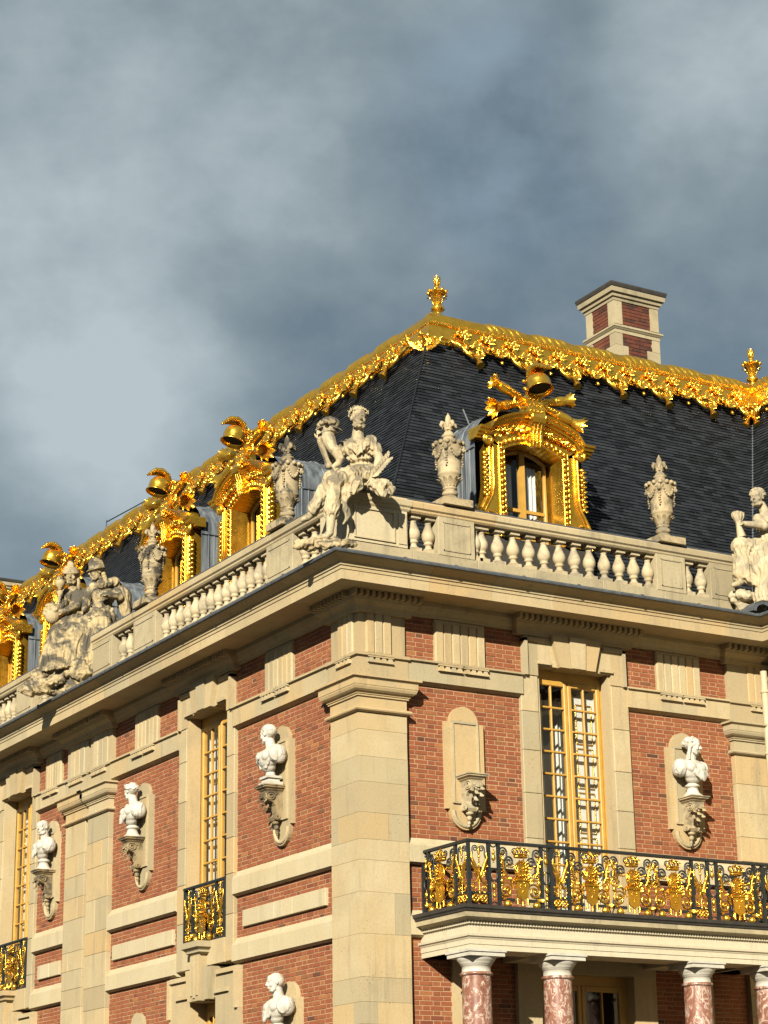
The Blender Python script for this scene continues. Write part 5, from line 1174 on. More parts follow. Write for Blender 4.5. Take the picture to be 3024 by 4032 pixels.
def heraldic_panel(o, c, w):
    """crowned medallion over a lily shield between scrolls, w the free width"""
    p = part('heraldic_panel', o, Matrix.Translation((c, 0, 0)))
    at('crown', p, 0, 0.80, -0.02); at('medallion', p, 0, 0.58, -0.03); at('sunburst', p, 0, 0.58, -0.04); at('shield_banner', p, 0, 0.425, -0.03)
    for fl in (False, True):
        s = -1 if fl else 1
        at('scroll', p, s * 0.255, 0.28, 0, fl); at('iron_scroll', p, s * 0.20, 0.72, 0, fl, 0.0, 1.1); at('torch', p, s * 0.27, 0.50, -0.01, fl, s * 0.30)
        if w > 0.72: at('iron_scroll', p, s * (w / 2 - 0.06), 0.86, 0, not fl); at('scroll', p, s * (w / 2 - 0.07), 0.50, 0, not fl, s * 0.4, 0.62)
        at('gilt_ball', p, s * 0.265, 0.068, -0.03); at('iron_scroll', p, s * 0.09, 0.88, 0.01, not fl, 0.6 * s, 0.7); at('iron_scroll', p, s * 0.34, 0.66, 0.01, fl, 1.2 * s, 0.75); at('iron_scroll', p, s * 0.33, 0.22, 0.01, not fl, -0.8 * s, 0.8)
        at('scroll', p, s * 0.16, 0.66, 0.0, not fl, 0.9 * s, 0.45); at('torch', p, s * 0.36, 0.62, 0.0, fl, -0.25 * s, 0.6); at('bell_bud', p, s * 0.34, 0.42, 0.0)
        bar(p, min(s * 0.12, s * (w / 2)), max(s * 0.12, s * (w / 2)), 0.118, 0.162, 0.022)
    return p
def spear_panel(o, c, w):
    p = part('spear_panel', o, Matrix.Translation((c, 0, 0)))
    at('spear_trophy', p, 0, 0.52, -0.01); 
    for fl in (False, True):
        s = -1 if fl else 1
        at('ring_rosette', p, s * w * 0.22, 0.13, -0.01, fl, 0, 1.35); at('torch', p, s * 0.03, 0.42, -0.01, fl, s * 0.42, 0.75)
        at('scroll', p, s * w * 0.28, 0.30, 0, fl, s * 0.8, 0.42); at('iron_scroll', p, s * w * 0.18, 0.88, 0, fl, 0, 0.7)
        bar(p, s * w * 0.42 - 0.012, s * w * 0.42 + 0.012, 0.60, 0.78); bar(p, s * w * 0.42 - 0.012, s * w * 0.42 + 0.012, 0.42, 0.52)
    bar(p, -w / 2, w / 2, 0.20, 0.235)
    return p
def ring_panel(o, c):
    p = part('ring_panel', o, Matrix.Translation((c, 0, 0)))
    at('iron_ring', p, 0, 0.50); at('bell_bud', p, 0, 0.76); at('bell_bud', p, 0, 0.84, 0, False, 0, 0.7); at('bell_bud', p, 0, 0.32); at('bell_bud', p, 0, 0.19, 0, False, 0, 0.8)
    mb = MB(); mb.tube([(x, 0, z) for x, z in arc(0, 0.985, 0.062, math.pi, 2 * math.pi, 8)], 0.012, 5); mb.tube([(x, 0, z) for x, z in arc(0, 0.03, 0.062, 0, math.pi, 8)], 0.012, 5); mb.build('iron_arc', IR, p)
    bar(p, -0.07, 0.07, 0.40, 0.415); bar(p, -0.07, 0.07, 0.585, 0.60)
def railing(label, posts, items, length, mtx, hand_ext=(0.03, 0.03), group=None, name='balcony_railing'):
    o = thing(name, label, 'railing', mtx, group)
    mb = MB(); mb.prism_x([(-0.035, 0.975), (-0.04, 1.0), (-0.03, 1.02), (0.03, 1.02), (0.04, 1.0), (0.035, 0.975)], -hand_ext[0], length + hand_ext[1]); mb.build('handrail', IR, o)
    bar(o, 0, length, 0.0, 0.03, 0.02, 'bottom_rail')
    for x in posts: bar(o, x - 0.024, x + 0.024, 0.0, 0.98, 0.024, 'post')
    for kind, c, w in items:
        heraldic_panel(o, c, w) if kind == 'h' else spear_panel(o, c, w) if kind == 's' else ring_panel(o, c)
    return o
L_ = 6.10
half = [0.0, 0.365, 0.545, 1.33, 1.51, 1.835]
posts = half + [L_ - x for x in reversed(half)]
items = [('s', 0.182, 0.33), ('r', 0.455, 0), ('h', 0.937, 0.75), ('r', 1.42, 0), ('s', 1.672, 0.29), ('h', 2.235, 0.8), ('h', 3.05, 0.8), ('h', 3.865, 0.8), ('s', L_ - 1.672, 0.29), ('r', L_ - 1.42, 0), ('h', L_ - 0.937, 0.75), ('r', L_ - 0.455, 0), ('s', L_ - 0.182, 0.33)]
railing('wrought iron balcony railing with gilded crowns and lily shields, front run', posts, items, L_, Matrix.Translation((1.17, -1.235, 6.055)))
side_items = [('s', 0.17, 0.30), ('h', 0.74, 0.74), ('r', 1.21, 0)]
railing('short return of the balcony railing running back to the brick wall', [0.355, 1.13, 1.29], [(k, 1.29 - 0 - c if False else c, w) for k, c, w in side_items], 1.29, Matrix.Translation((1.17, -1.235, 6.055)) @ Matrix.Rotation(math.pi / 2, 4, 'Z') @ Matrix.Diagonal((1, -1, 1, 1)))
railing('far return of the balcony railing at the right edge of the view', [0.355, 1.13, 1.29], side_items, 1.29, Matrix.Translation((1.17 + L_, -1.235, 6.055)) @ Matrix.Rotation(math.pi / 2, 4, 'Z'))
for u0, lb in ((4.64, 'small gilded iron railing at the foot of the nearer west window'), (13.69, 'small gilded iron railing at the foot of the far left window')):
    railing(lb, [0.02, 0.34, 1.26, 1.58], [('s', 0.18, 0.27), ('h', 0.80, 0.86), ('s', 1.42, 0.27)], 1.60, TL @ Matrix.Translation((u0, 0.03, 6.215)), (0.0, 0.0), 'window railings on the west face', 'window_railing')

# drainpipe at the inner corner, lightning conductor, roof rod
dp = thing('drainpipe', 'cream painted drainpipe in the inner corner at the right edge', 'drainpipe', Matrix.Translation((8.20, -0.14, 0)))
mb = MB(); mb.tube([(0, 0, 0), (0, 0, 10.7)], 0.062, 12); mb.build('pipe', M['pipe'], dp)
for z in (3.0, 6.5, 9.2, 10.3): mb = MB(); mb.lathe([(0.062, z), (0.078, z + 0.01), (0.078, z + 0.05), (0.062, z + 0.06)], n=12); mb.build('pipe_collar', M['pipe'], dp)
lc = MB(); lc.tube([(4.74, 18.6, 18.72), (4.74, 18.3, 18.86), (4.78, 21.2, 19.05)], 0.016, 5); lc.tube([(4.78, 21.2, 18.6), (4.78, 21.2, 19.1)], 0.014, 5)
tag(lc.build('lightning_conductor', M['iron']), 'thin dark conductor rod above the gilded ridge on the left', 'rod')
rr_ = MB(); rr_.tube([(3.60, 1.95, 15.05), (3.50, 2.1, 15.55)], 0.018, 6); tag(rr_.build('roof_rod', M['flash']), 'short grey rod on the slates above the lead dormer roof', 'rod')
# ------------------------------------------------------------------ sculpture
DG = bpy.context.evaluated_depsgraph_get
def sculpt(name, mb, mat, parent, voxel=0.013, smooth=3, fold=0.0, fsc=(11, 11, 2.6), T=None, seed=0.0):
    """fuse overlapping shapes into one skin, relax it, carve folds into it"""
    me = bpy.data.meshes.new(name + '_raw'); me.from_pydata([tuple(p) for p in mb.v], [], mb.f); me.update()
    o = bpy.data.objects.new('raw', me); COL.objects.link(o)
    r = o.modifiers.new('r', 'REMESH'); r.mode = 'VOXEL'; r.voxel_size = voxel
    if smooth: s = o.modifiers.new('s', 'SMOOTH'); s.iterations = smooth; s.factor = 0.5
    dg = DG(); dg.update()
    nm = bpy.data.meshes.new_from_object(o.evaluated_get(dg)); nm.name = name
    bpy.data.objects.remove(o); bpy.data.meshes.remove(me)
    if fold:
        nr = [v.normal.copy() for v in nm.vertices]
        for v, n_ in zip(nm.vertices, nr):
            p = v.co; w = 0.05 * mnoise.noise(Vector((p.x * 3 + seed, p.y * 3, p.z * 3)))
            k = mnoise.noise(Vector(((p.x + w) * fsc[0] + seed, (p.y + w) * fsc[1], p.z * fsc[2] + 3.1)))
            v.co = p + n_ * (fold * (0.45 - min(1.0, abs(k) * 2.6)))
    if T is not None:
        nm.transform(T)
        if T.determinant() < 0: nm.flip_normals()
    nm.polygons.foreach_set('use_smooth', [True] * len(nm.polygons)); nm.materials.clear(); nm.materials.append(mat); nm.update()
    return put(nm, name, parent)
def facing(fx, fy, tilt=0.0):
    """3x3 rotation that turns a face looking along -Y to look along (fx, fy)"""
    a = math.atan2(fx, -fy)
    return Matrix.Rotation(a, 3, 'Z') @ Matrix.Rotation(tilt, 3, 'X')
def head(mb, c, Rm, s, male=False):
    c = Vector(c)
    def E(p, r): mb.ell(c + Rm @ (Vector(p) * s), tuple(q * s for q in r), 12, 9, Rm)
    def Tb(ps, rs, n=8): mb.tube([c + Rm @ (Vector(p) * s) for p in ps], [q * s for q in rs], n)
    E((0, 0.06, 0.14), (0.345, 0.42, 0.36)); E((0, -0.10, -0.12), (0.275, 0.29, 0.37)); E((0, -0.23, -0.37), (0.105 if not male else 0.14, 0.11, 0.09)); E((0, -0.25, 0.20), (0.26, 0.15, 0.20))
    Tb([(0, -0.375, 0.12), (0, -0.43, 0.0), (0, -0.50, -0.11)], [0.042, 0.05, 0.058]); E((0.05, -0.41, -0.12), (0.034, 0.05, 0.03)); E((-0.05, -0.41, -0.12), (0.034, 0.05, 0.03))
    for sg in (-1, 1):
        Tb([(sg * 0.05, -0.39, 0.105), (sg * 0.14, -0.385, 0.135), (sg * 0.24, -0.31, 0.10)], [0.032, 0.034, 0.03]); E((sg * 0.135, -0.315, 0.05), (0.09, 0.065, 0.062)); E((sg * 0.17, -0.27, -0.10), (0.11, 0.10, 0.11))
        E((sg * 0.335, 0.02, 0.0), (0.035, 0.085, 0.12)); Tb([(sg * 0.24, -0.08, -0.28), (sg * 0.14, -0.26, -0.42)], [0.10, 0.08])
    Tb([(-0.09, -0.365, -0.235), (0, -0.415, -0.225), (0.09, -0.365, -0.235)], [0.018, 0.026, 0.018]); Tb([(-0.07, -0.355, -0.28), (0, -0.385, -0.287), (0.07, -0.355, -0.28)], [0.018, 0.028, 0.018])
def hand(mb, w, d, up, s=0.13, curl=0.6):
    """palm and five fingers from the wrist w along d"""
    w, d, up = Vector(w), Vector(d).normalized(), Vector(up).normalized(); sd = d.cross(up).normalized(); up = sd.cross(d)
    mb.tube([w - d * 0.02, w + d * s * 0.25, w + d * s * 0.55], [s * 0.24, s * 0.30, s * 0.30], 8)
    for i, L in enumerate((0.46, 0.54, 0.50, 0.38)):
        b0 = w + d * s * 0.58 + sd * s * (-0.27 + 0.18 * i); a = b0 + (d * math.cos(curl * 0.5) - up * math.sin(curl * 0.5)) * s * L * 0.5; e_ = a + (d * math.cos(curl * 1.3) - up * math.sin(curl * 1.3)) * s * L * 0.5
        mb.tube([b0, a, e_], [s * 0.095, s * 0.085, s * 0.06], 6)
    t0 = w + d * s * 0.2 - sd * s * 0.27; mb.tube([t0, t0 + (d * 0.6 - sd * 0.6) * s * 0.3, t0 + (d * 1.0 - sd * 0.55 - up * 0.3) * s * 0.45], [s * 0.11, s * 0.10, s * 0.07], 6)
def limb(mb, ps, rs, n=10):
    mb.tube(ps, rs, n)
    for p, r in zip(ps, rs): mb.ell(p, r * 0.99, 10, 8)
def hair_blobs(mb, c, Rm, s, n=60, seed=1, front=0.05, low=-0.15, lump=0.085):
    r2 = random.Random(seed); c = Vector(c)
    mb.ell(c + Rm @ (Vector((0, 0.14, 0.19)) * s), (0.375 * s, 0.40 * s, 0.36 * s), 14, 10, Rm)
    k = 0
    while k < n:
        a = r2.uniform(0, 2 * math.pi); z = r2.uniform(low, 1.0); q = math.sqrt(max(0, 1 - z * z)); p = Vector((0.385 * q * math.cos(a), 0.08 + 0.45 * q * math.sin(a), 0.17 + 0.37 * z))
        if p.y < -0.05 and p.z < 0.34 + front: continue
        mb.ell(c + Rm @ (p * s), (lump * s, lump * s, lump * 0.7 * s), 7, 6); k += 1
VW = Matrix(((0.8577, 0.5141, 0, 0), (-0.5141, 0.8577, 0, 0), (0, 0, 1, 0), (0, 0, 0, 1)))   # local frame turned 31 degrees: x along, y away from the court

# --- seated woman with the horn of plenty, on the corner pedestal
st = thing('seated_statue', 'seated stone woman in a laurel wreath holding a horn of plenty on the corner pedestal', 'statue', Matrix.Translation((-0.30, -0.30, 12.72)) @ VW, 'seated stone statues on the balustrade')
body = MB(); Rm = facing(0.30, -1.0, 0.10)
head(body, (0.17, 0.14, 1.225), Rm, 0.365)
limb(body, [(0.165, 0.20, 1.10), (0.155, 0.24, 0.94)], [0.088, 0.105]); body.ell((0.15, 0.25, 0.80), (0.235, 0.15, 0.16), 14, 10)
limb(body, [(0.375, 0.20, 0.83), (0.50, 0.17, 0.55), (0.41, 0.02, 0.22)], [0.095, 0.078, 0.05]); hand(body, (0.40, 0.0, 0.20), (-0.45, -0.2, -0.9), (0.3, -1, 0), 0.17, 0.5)
limb(body, [(-0.10, 0.30, 0.80), (-0.32, 0.30, 0.50), (-0.455, 0.10, 0.84)], [0.095, 0.078, 0.05]); hand(body, (-0.455, 0.09, 0.85), (0.05, -0.2, 1.0), (0.3, -1, 0.1), 0.17, 0.5)
limb(body, [(0.25, 0.16, 0.20), (-0.205, -0.22, 0.0), (-0.255, -0.28, -0.30), (-0.295, -0.30, -0.82)], [0.16, 0.125, 0.105, 0.06])
limb(body, [(-0.295, -0.30, -0.84), (-0.36, -0.36, -0.92), (-0.47, -0.42, -0.955)], [0.062, 0.062, 0.045])
limb(body, [(0.2, 0.30, 0.22), (-0.27, -0.05, 0.13), (-0.61, 0.18, -0.38)], [0.15, 0.12, 0.06]); limb(body, [(-0.61, 0.18, -0.38), (-0.66, 0.12, -0.45), (-0.74, 0.06, -0.50)], [0.06, 0.055, 0.035])
sculpt('body', body, M['statue'], st, 0.0105, 2)
dr = MB()
dr.ell((0.165, 0.245, 0.74), (0.235, 0.155, 0.17), 14, 10); dr.ell((0.18, 0.25, 0.55), (0.18, 0.15, 0.16), 14, 10); dr.ell((0.23, 0.26, 0.30), (0.27, 0.24, 0.22), 14, 10)
for sx in (0.07, 0.265): dr.ell((sx, 0.13, 0.755), (0.085, 0.075, 0.085), 10, 8)
dr.tube([(-0.03, 0.17, 0.56), (0.12, 0.10, 0.535), (0.28, 0.10, 0.535), (0.37, 0.2, 0.56)], 0.03, 8)
limb(dr, [(0.36, 0.20, 0.85), (0.44, 0.19, 0.70)], [0.115, 0.11]); limb(dr, [(-0.07, 0.29, 0.82), (-0.20, 0.30, 0.66)], [0.115, 0.11])
limb(dr, [(0.28, 0.12, 0.24), (0.0, -0.06, 0.16), (-0.20, -0.20, 0.04)], [0.20, 0.185, 0.15]); limb(dr, [(0.2, 0.30, 0.24), (-0.27, -0.03, 0.14), (-0.47, 0.08, -0.16)], [0.19, 0.155, 0.115]); limb(dr, [(-0.47, 0.08, -0.16), (-0.58, 0.15, -0.31)], [0.115, 0.10])
limb(dr, [(-0.19, -0.22, 0.0), (-0.23, -0.255, -0.22), (-0.27, -0.28, -0.5)], [0.14, 0.12, 0.13]); 
dr.tube([(-0.08, -0.14, 0.05), (-0.02, -0.20, -0.15), (-0.06, -0.20, -0.34), (-0.02, -0.2, -0.52), (-0.08, -0.2, -0.68)], [0.10, 0.09, 0.06, 0.055, 0.02], 8)
dr.tube([(0.10, -0.10, 0.10), (0.14, -0.24, -0.05), (0.05, -0.26, -0.18)], [0.12, 0.10, 0.05], 8)
dr.ell((0.50, 0.0, 0.03), (0.20, 0.20, 0.10), 12, 8); dr.tube([(0.36, -0.06, 0.05), (0.48, -0.16, -0.05), (0.56, -0.19, -0.19), (0.62, -0.15, -0.17), (0.70, 0.0, -0.02)], [0.09, 0.10, 0.07, 0.07, 0.06], 8)
for i in range(5):
    f = i / 4; dr.tube([(0.38 - 0.05 * f, 0.06, 0.30 - 0.05 * f), (0.16 - 0.08 * f, -0.12 + 0.03 * f, 0.30 - 0.07 * f), (-0.06 - 0.05 * f, -0.22 + 0.02 * f, 0.16 - 0.08 * f), (-0.22, -0.34 + 0.03 * f, 0.0 - 0.1 * f)], [0.02, 0.032, 0.03, 0.02], 6)
for i in range(4): dr.tube([(0.0, 0.10, 0.86 - 0.03 * i), (0.15, 0.035, 0.72 - 0.055 * i), (0.34, 0.07, 0.86 - 0.03 * i)], [0.014, 0.024, 0.014], 6)
sculpt('robe', dr, M['statue'], st, 0.0125, 2, 0.030, (13, 13, 5.0))
hb = MB(); hair_blobs(hb, (0.17, 0.14, 1.225), Rm, 0.365, 80, 3, 0.02); sculpt('hair', hb, M['statue'], st, 0.011, 1)
wr = MB()
for i in range(22):
    a = math.pi * (0.0 + 1.0 * i / 21); k_ = 1 if i % 2 else 0
    p = Vector((0.17, 0.14, 1.225)) + Rm @ (Vector((0.41 * math.cos(a), -0.20 + 0.14 * math.sin(a) + 0.10 * k_, 0.20 + 0.34 * math.sin(a))) * 0.365)
    tx = math.copysign(1.0, math.cos(a)) * -math.sin(a); wr.leaf(p, Rm @ Vector((tx, 0.75 if k_ else 0.35, 0.5 * abs(math.cos(a)) + 0.1)), Rm @ Vector((math.cos(a), -0.5, math.sin(a))), 0.10, 0.028, 0.25, n=3)
wr.build('laurel_wreath', M['statue_dark'], st)
ho = part('horn_of_plenty', st); hn = MB()
hp = [(-0.15, -0.05, 0.33), (-0.215, -0.07, 0.27), (-0.24, -0.08, 0.33), (-0.16, -0.09, 0.38), (-0.125, -0.10, 0.45), (-0.18, -0.10, 0.56), (-0.28, -0.06, 0.71), (-0.32, -0.01, 0.87), (-0.305, 0.0, 1.0), (-0.30, 0.0, 1.03)]
hn.tube(hp, [0.025, 0.035, 0.045, 0.055, 0.07, 0.085, 0.098, 0.105, 0.105, 0.125], 14)
for k in range(7):
    a = 2 * math.pi * k / 7; hn.tube([Vector(q) + Vector((math.cos(a + i * 0.3) * r, math.sin(a + i * 0.3) * r, 0)) for i, (q, r) in enumerate(zip(hp[4:8], (0.065, 0.08, 0.095, 0.102)))], 0.016, 5)
hn.tube([(-0.30 + 0.125 * math.cos(a), 0.125 * math.sin(a), 0.95) for a in [2 * math.pi * i / 14 for i in range(14)]], 0.016, 6, closed=True)
sculpt('horn', hn, M['statue'], ho, 0.011, 1)
r2 = random.Random(12)
for i in range(17):
    a = r2.uniform(0, 6.28); q = math.sqrt(r2.random()) * 0.14; mb = MB(); rr = r2.uniform(0.045, 0.072)
    mb.ell((-0.31 + q * math.cos(a), q * math.sin(a) - 0.02, 1.07 + (0.15 - q) * 0.9 * r2.uniform(0.6, 1.2)), (rr, rr, rr * r2.uniform(0.9, 1.3)), 10, 8); mb.build('fruit', M['statue_dark'], ho)
mb = MB()
for i in range(7): a = i * 0.9; mb.leaf((-0.31 + 0.10 * math.cos(a), 0.10 * math.sin(a), 1.04), (math.cos(a), math.sin(a), 0.4 if i % 2 else -0.5), (0, 0, 1), 0.15, 0.05, -0.6 if i % 2 else -0.2)
mb.build('fruit_leaves', M['statue_dark'], ho)
mb = MB(); mb.tube([(0.30, -0.06, 0.06), (0.44, -0.07, 0.24), (0.62, -0.04, 0.44)], 0.014, 6)
for i in range(15): f = i / 14; mb.leaf((0.36 + 0.26 * f, -0.07, 0.14 + 0.31 * f), (0.9 if i % 2 else 0.25, -0.25, 0.2 if i % 2 else 0.9), (0, -1, 0.2), 0.145, 0.032, 0.5)
mb.build('laurel_branch', M['statue_clean'], st)
mb = MB(); r2 = random.Random(4)
for i in range(26): f = i / 25; mb.ell((-0.80 + 0.85 * f, -0.36 + r2.uniform(-0.10, 0.12), -1.08 + r2.uniform(-0.02, 0.07)), (r2.uniform(0.06, 0.12), r2.uniform(0.06, 0.1), r2.uniform(0.05, 0.09)), 8, 6)
for i in range(10): mb.ell((-0.36 + r2.uniform(-0.2, 0.2), -0.34, -1.0 + r2.uniform(-0.02, 0.03)), 0.06, 8, 6)
sculpt('rocky_base', mb, M['statue_dark'], st, 0.016, 1, 0.02, (14, 14, 14))

# --- pair on the west balustrade
gr_m = Matrix.Translation((-0.45, 10.6, 12.72)) @ VW
st = thing('seated_statue', 'lichened seated statue in a plumed helmet and cloak, right one of the pair', 'statue', gr_m, 'seated stone statues on the balustrade')
body = MB(); Rm = facing(-0.85, -0.55, 0.12); HC = (0.44, 0.10, 1.455)
head(body, HC, Rm, 0.36); limb(body, [(0.47, 0.13, 1.34), (0.52, 0.16, 1.18)], [0.085, 0.10]); body.ell((0.56, 0.16, 1.04), (0.27, 0.18, 0.2), 14, 10)
limb(body, [(0.80, 0.20, 1.16), (0.93, 0.08, 0.93), (0.70, -0.12, 0.92)], [0.11, 0.09, 0.06]); hand(body, (0.70, -0.12, 0.92), (-0.7, -0.5, 0.0), (0, -0.4, 1), 0.18, 1.3)
limb(body, [(0.34, 0.10, 1.10), (0.22, 0.02, 0.83), (0.25, -0.16, 0.62)], [0.11, 0.09, 0.06])
for kx, ax in ((0.60, 0.58), (0.28, 0.34)): limb(body, [(0.52, 0.12, 0.42), (kx, -0.30, 0.25), (ax, -0.34, -0.62)], [0.2, 0.16, 0.08]); limb(body, [(ax, -0.34, -0.64), (ax - 0.08, -0.46, -0.75), (ax - 0.14, -0.54, -0.78)], [0.08, 0.07, 0.05])
sculpt('body', body, M['statue_dark'], st, 0.013, 2)
dr = MB(); dr.ell((0.56, 0.16, 0.98), (0.27, 0.19, 0.22), 14, 10); dr.ell((0.55, 0.16, 0.74), (0.22, 0.19, 0.2), 14, 10); dr.ell((0.56, 0.14, 0.46), (0.34, 0.28, 0.24), 14, 10)
limb(dr, [(0.55, 0.05, 0.44), (0.60, -0.30, 0.24), (0.60, -0.32, -0.5)], [0.26, 0.22, 0.22]); limb(dr, [(0.48, 0.05, 0.42), (0.28, -0.28, 0.24), (0.36, -0.28, -0.5)], [0.26, 0.20, 0.2]); limb(dr, [(0.72, 0.05, 0.3), (0.82, -0.12, -0.1), (0.86, -0.10, -0.42)], [0.2, 0.2, 0.16])
limb(dr, [(0.80, 0.22, 1.2), (0.98, 0.24, 1.0), (1.03, 0.24, 0.7), (1.04, 0.2, 0.42)], [0.13, 0.16, 0.13, 0.05]); limb(dr, [(0.36, 0.06, 1.16), (0.56, -0.04, 1.17), (0.82, 0.10, 1.26)], [0.07, 0.08, 0.10]); dr.tube([(0.32, 0.05, 0.66), (0.55, -0.08, 0.62), (0.80, 0.08, 0.66)], 0.05, 8)
for i in range(5): dr.tube([(0.78, 0.0, 0.5 - 0.05 * i), (0.56, -0.24, 0.44 - 0.06 * i), (0.28, -0.32, 0.36 - 0.09 * i)], [0.02, 0.045, 0.025], 6)
for i in range(9): f = i / 8; dr.tube([(0.22 + 0.66 * f, -0.40 + 0.14 * abs(f - 0.5), 0.22 - 0.16 * f), (0.24 + 0.66 * f, -0.44 + 0.1 * f, -0.15), (0.20 + 0.70 * f, -0.42 + 0.15 * f, -0.62 + 0.12 * f)], [0.03, 0.045, 0.06], 6)
sculpt('cloak', dr, M['statue_dark'], st, 0.015, 2, 0.030, (11, 11, 1.7), seed=4)
hl = MB(); c = Vector(HC); s = 0.36
h0 = MB(); h0.lathe([(0.30, -0.05), (0.44, 0.12), (0.56, 0.17), (0.55, 0.20), (0.42, 0.24), (0.40, 0.40), (0.30, 0.58), (0.12, 0.68), (0.01, 0.70)], n=18); hl.join(h0, Matrix.Translation(c) @ (Rm @ Matrix.Rotation(0.15, 3, 'X')).to_4x4() @ Matrix.Scale(s, 4))
for i in range(9): a = math.pi * (0.15 + 0.8 * i / 8); hl.ell(c + Rm @ (Vector((0, -0.40 * math.cos(a), 0.30 + 0.46 * math.sin(a))) * s), (0.05, 0.075, 0.06), 8, 6)
for i in range(8): hl.ell(c + Rm @ (Vector((0.22 * (1 if i % 2 else -1), 0.28 + 0.02 * i, -0.05 - 0.07 * i)) * s), 0.055, 8, 6)
sculpt('plumed_helmet', hl, M['statue_dark'], st, 0.012, 1, 0.008, (30, 30, 30))
mb = MB()
for i in range(22): a = 2 * math.pi * i / 22; mb.leaf((0.80 + 0.11 * math.cos(a), -0.32, -0.38 + 0.19 * math.sin(a)), (-math.sin(a) + 0.5 * math.cos(a), -0.2, math.cos(a) + 0.5 * math.sin(a)), (0, -1, 0), 0.13, 0.05, 0.5, n=3)
mb.build('leafy_wreath', M['statue'], st)
mb = MB(); r2 = random.Random(9)
for i in range(40): f = i / 39; mb.ell((-0.85 + 1.8 * f, -0.40 + 0.2 * f + r2.uniform(-0.12, 0.15), -1.08 + 0.24 * (f > 0.55) + r2.uniform(-0.05, 0.09)), (r2.uniform(0.09, 0.17), r2.uniform(0.09, 0.15), r2.uniform(0.08, 0.16)), 8, 6)
mb.ell((0.25, -0.45, -0.75), (0.24, 0.17, 0.17), 12, 9); mb.ell((0.22, -0.45, -0.60), (0.18, 0.16, 0.14), 10, 8); mb.ell((-0.62, -0.4, -0.78), (0.13, 0.12, 0.13), 10, 8); mb.tube([(-0.7, -0.45, -0.95), (-0.4, -0.5, -0.98), (-0.05, -0.5, -0.85)], [0.10, 0.12, 0.10], 8)
sculpt('rocky_base', mb, M['statue_dark'], st, 0.018, 1, 0.03, (10, 10, 10))
mb = MB(); mb.box(0.1, 1.0, 0.15, 0.6, -1.1, 0.28); mb.build('seat_block', M['statue'], st)

st = thing('seated_statue', 'lichened seated statue in a turban resting chin on raised hand, left one of the pair', 'statue', gr_m.copy(), 'seated stone statues on the balustrade')
body = MB(); Rm = facing(0.05, -1.0, 0.12); HC = (-0.06, -0.04, 1.345)
head(body, HC, Rm, 0.36); limb(body, [(-0.03, 0.02, 1.2), (0.0, 0.05, 1.06)], [0.08, 0.10]); body.ell((0.06, 0.07, 0.90), (0.25, 0.17, 0.2), 14, 10)
limb(body, [(-0.13, 0.0, 0.98), (-0.28, -0.22, 0.60), (-0.23, -0.24, 0.90)], [0.11, 0.09, 0.06]); hand(body, (-0.23, -0.24, 0.90), (0.1, -0.1, 1), (0, -1, 0), 0.18, 0.9)
limb(body, [(0.20, 0.10, 0.98), (0.10, -0.15, 0.72), (-0.15, -0.25, 0.56)], [0.11, 0.09, 0.06]); hand(body, (-0.15, -0.25, 0.56), (-1, -0.2, 0.1), (0, -1, 0), 0.18, 0.5)
for kx, kz, ax in ((-0.25, 0.05, -0.46), (0.15, 0.07, -0.03)): limb(body, [(0.05, 0.08, 0.36), (kx, -0.32, kz), (ax, -0.32, -0.72)], [0.2, 0.16, 0.08]); limb(body, [(ax, -0.32, -0.74), (ax - 0.10, -0.42, -0.84), (ax - 0.18, -0.48, -0.87)], [0.08, 0.07, 0.05])
sculpt('body', body, M['statue_dark'], st, 0.013, 2)
dr = MB(); dr.ell((0.06, 0.07, 0.86), (0.25, 0.18, 0.22), 14, 10); dr.ell((0.08, 0.07, 0.62), (0.22, 0.19, 0.22), 14, 10); dr.ell((0.04, 0.05, 0.36), (0.36, 0.27, 0.24), 14, 10)
limb(dr, [(0.08, 0.05, 0.34), (0.15, -0.30, 0.08), (0.05, -0.30, -0.5)], [0.27, 0.23, 0.2]); limb(dr, [(-0.05, 0.0, 0.32), (-0.25, -0.28, 0.05), (-0.42, -0.28, -0.55)], [0.26, 0.21, 0.19]); dr.ell((-0.12, -0.25, -0.25), (0.25, 0.16, 0.4), 12, 9)
limb(dr, [(0.20, 0.12, 1.0), (0.22, 0.0, 0.78)], [0.14, 0.13]); limb(dr, [(-0.10, 0.03, 1.0), (-0.20, -0.10, 0.80)], [0.13, 0.12])
for i in range(5): dr.tube([(0.30, -0.05, 0.36 - 0.08 * i), (0.05, -0.35, 0.14 - 0.12 * i), (-0.35, -0.36, -0.06 - 0.12 * i)], [0.025, 0.05, 0.03], 6)
for i in range(9): f = i / 8; dr.tube([(-0.36 + 0.58 * f, -0.44, 0.02 + 0.05 * f), (-0.44 + 0.58 * f, -0.47, -0.32), (-0.54 + 0.62 * f, -0.43, -0.72 + 0.1 * f)], [0.03, 0.045, 0.06], 6)
sculpt('robe', dr, M['statue_dark'], st, 0.015, 2, 0.030, (10, 10, 1.7), seed=9)
tb = MB(); c = Vector(HC); s = 0.36
for i in range(5): tb.tube([c + Rm @ (Vector((0.42 * math.cos(a), 0.08 + 0.46 * math.sin(a), 0.22 + 0.075 * i + 0.07 * math.sin(a + i))) * s * (1 - 0.05 * i)) for a in [2 * math.pi * k / 16 for k in range(16)]], 0.034, 7, closed=True)
tb.ell(c + Rm @ (Vector((0, 0.08, 0.35)) * s), (0.40 * s, 0.42 * s, 0.32 * s), 12, 9); tb.ell(c + Rm @ (Vector((0, -0.25, 0.62)) * s), (0.08, 0.05, 0.10), 8, 6); tb.tube([c + Rm @ (Vector((0.36, 0.1, 0.1)) * s), c + Rm @ (Vector((0.42, 0.12, -0.5)) * s), c + Rm @ (Vector((0.5, 0.16, -0.9)) * s)], [0.05, 0.05, 0.03], 7)
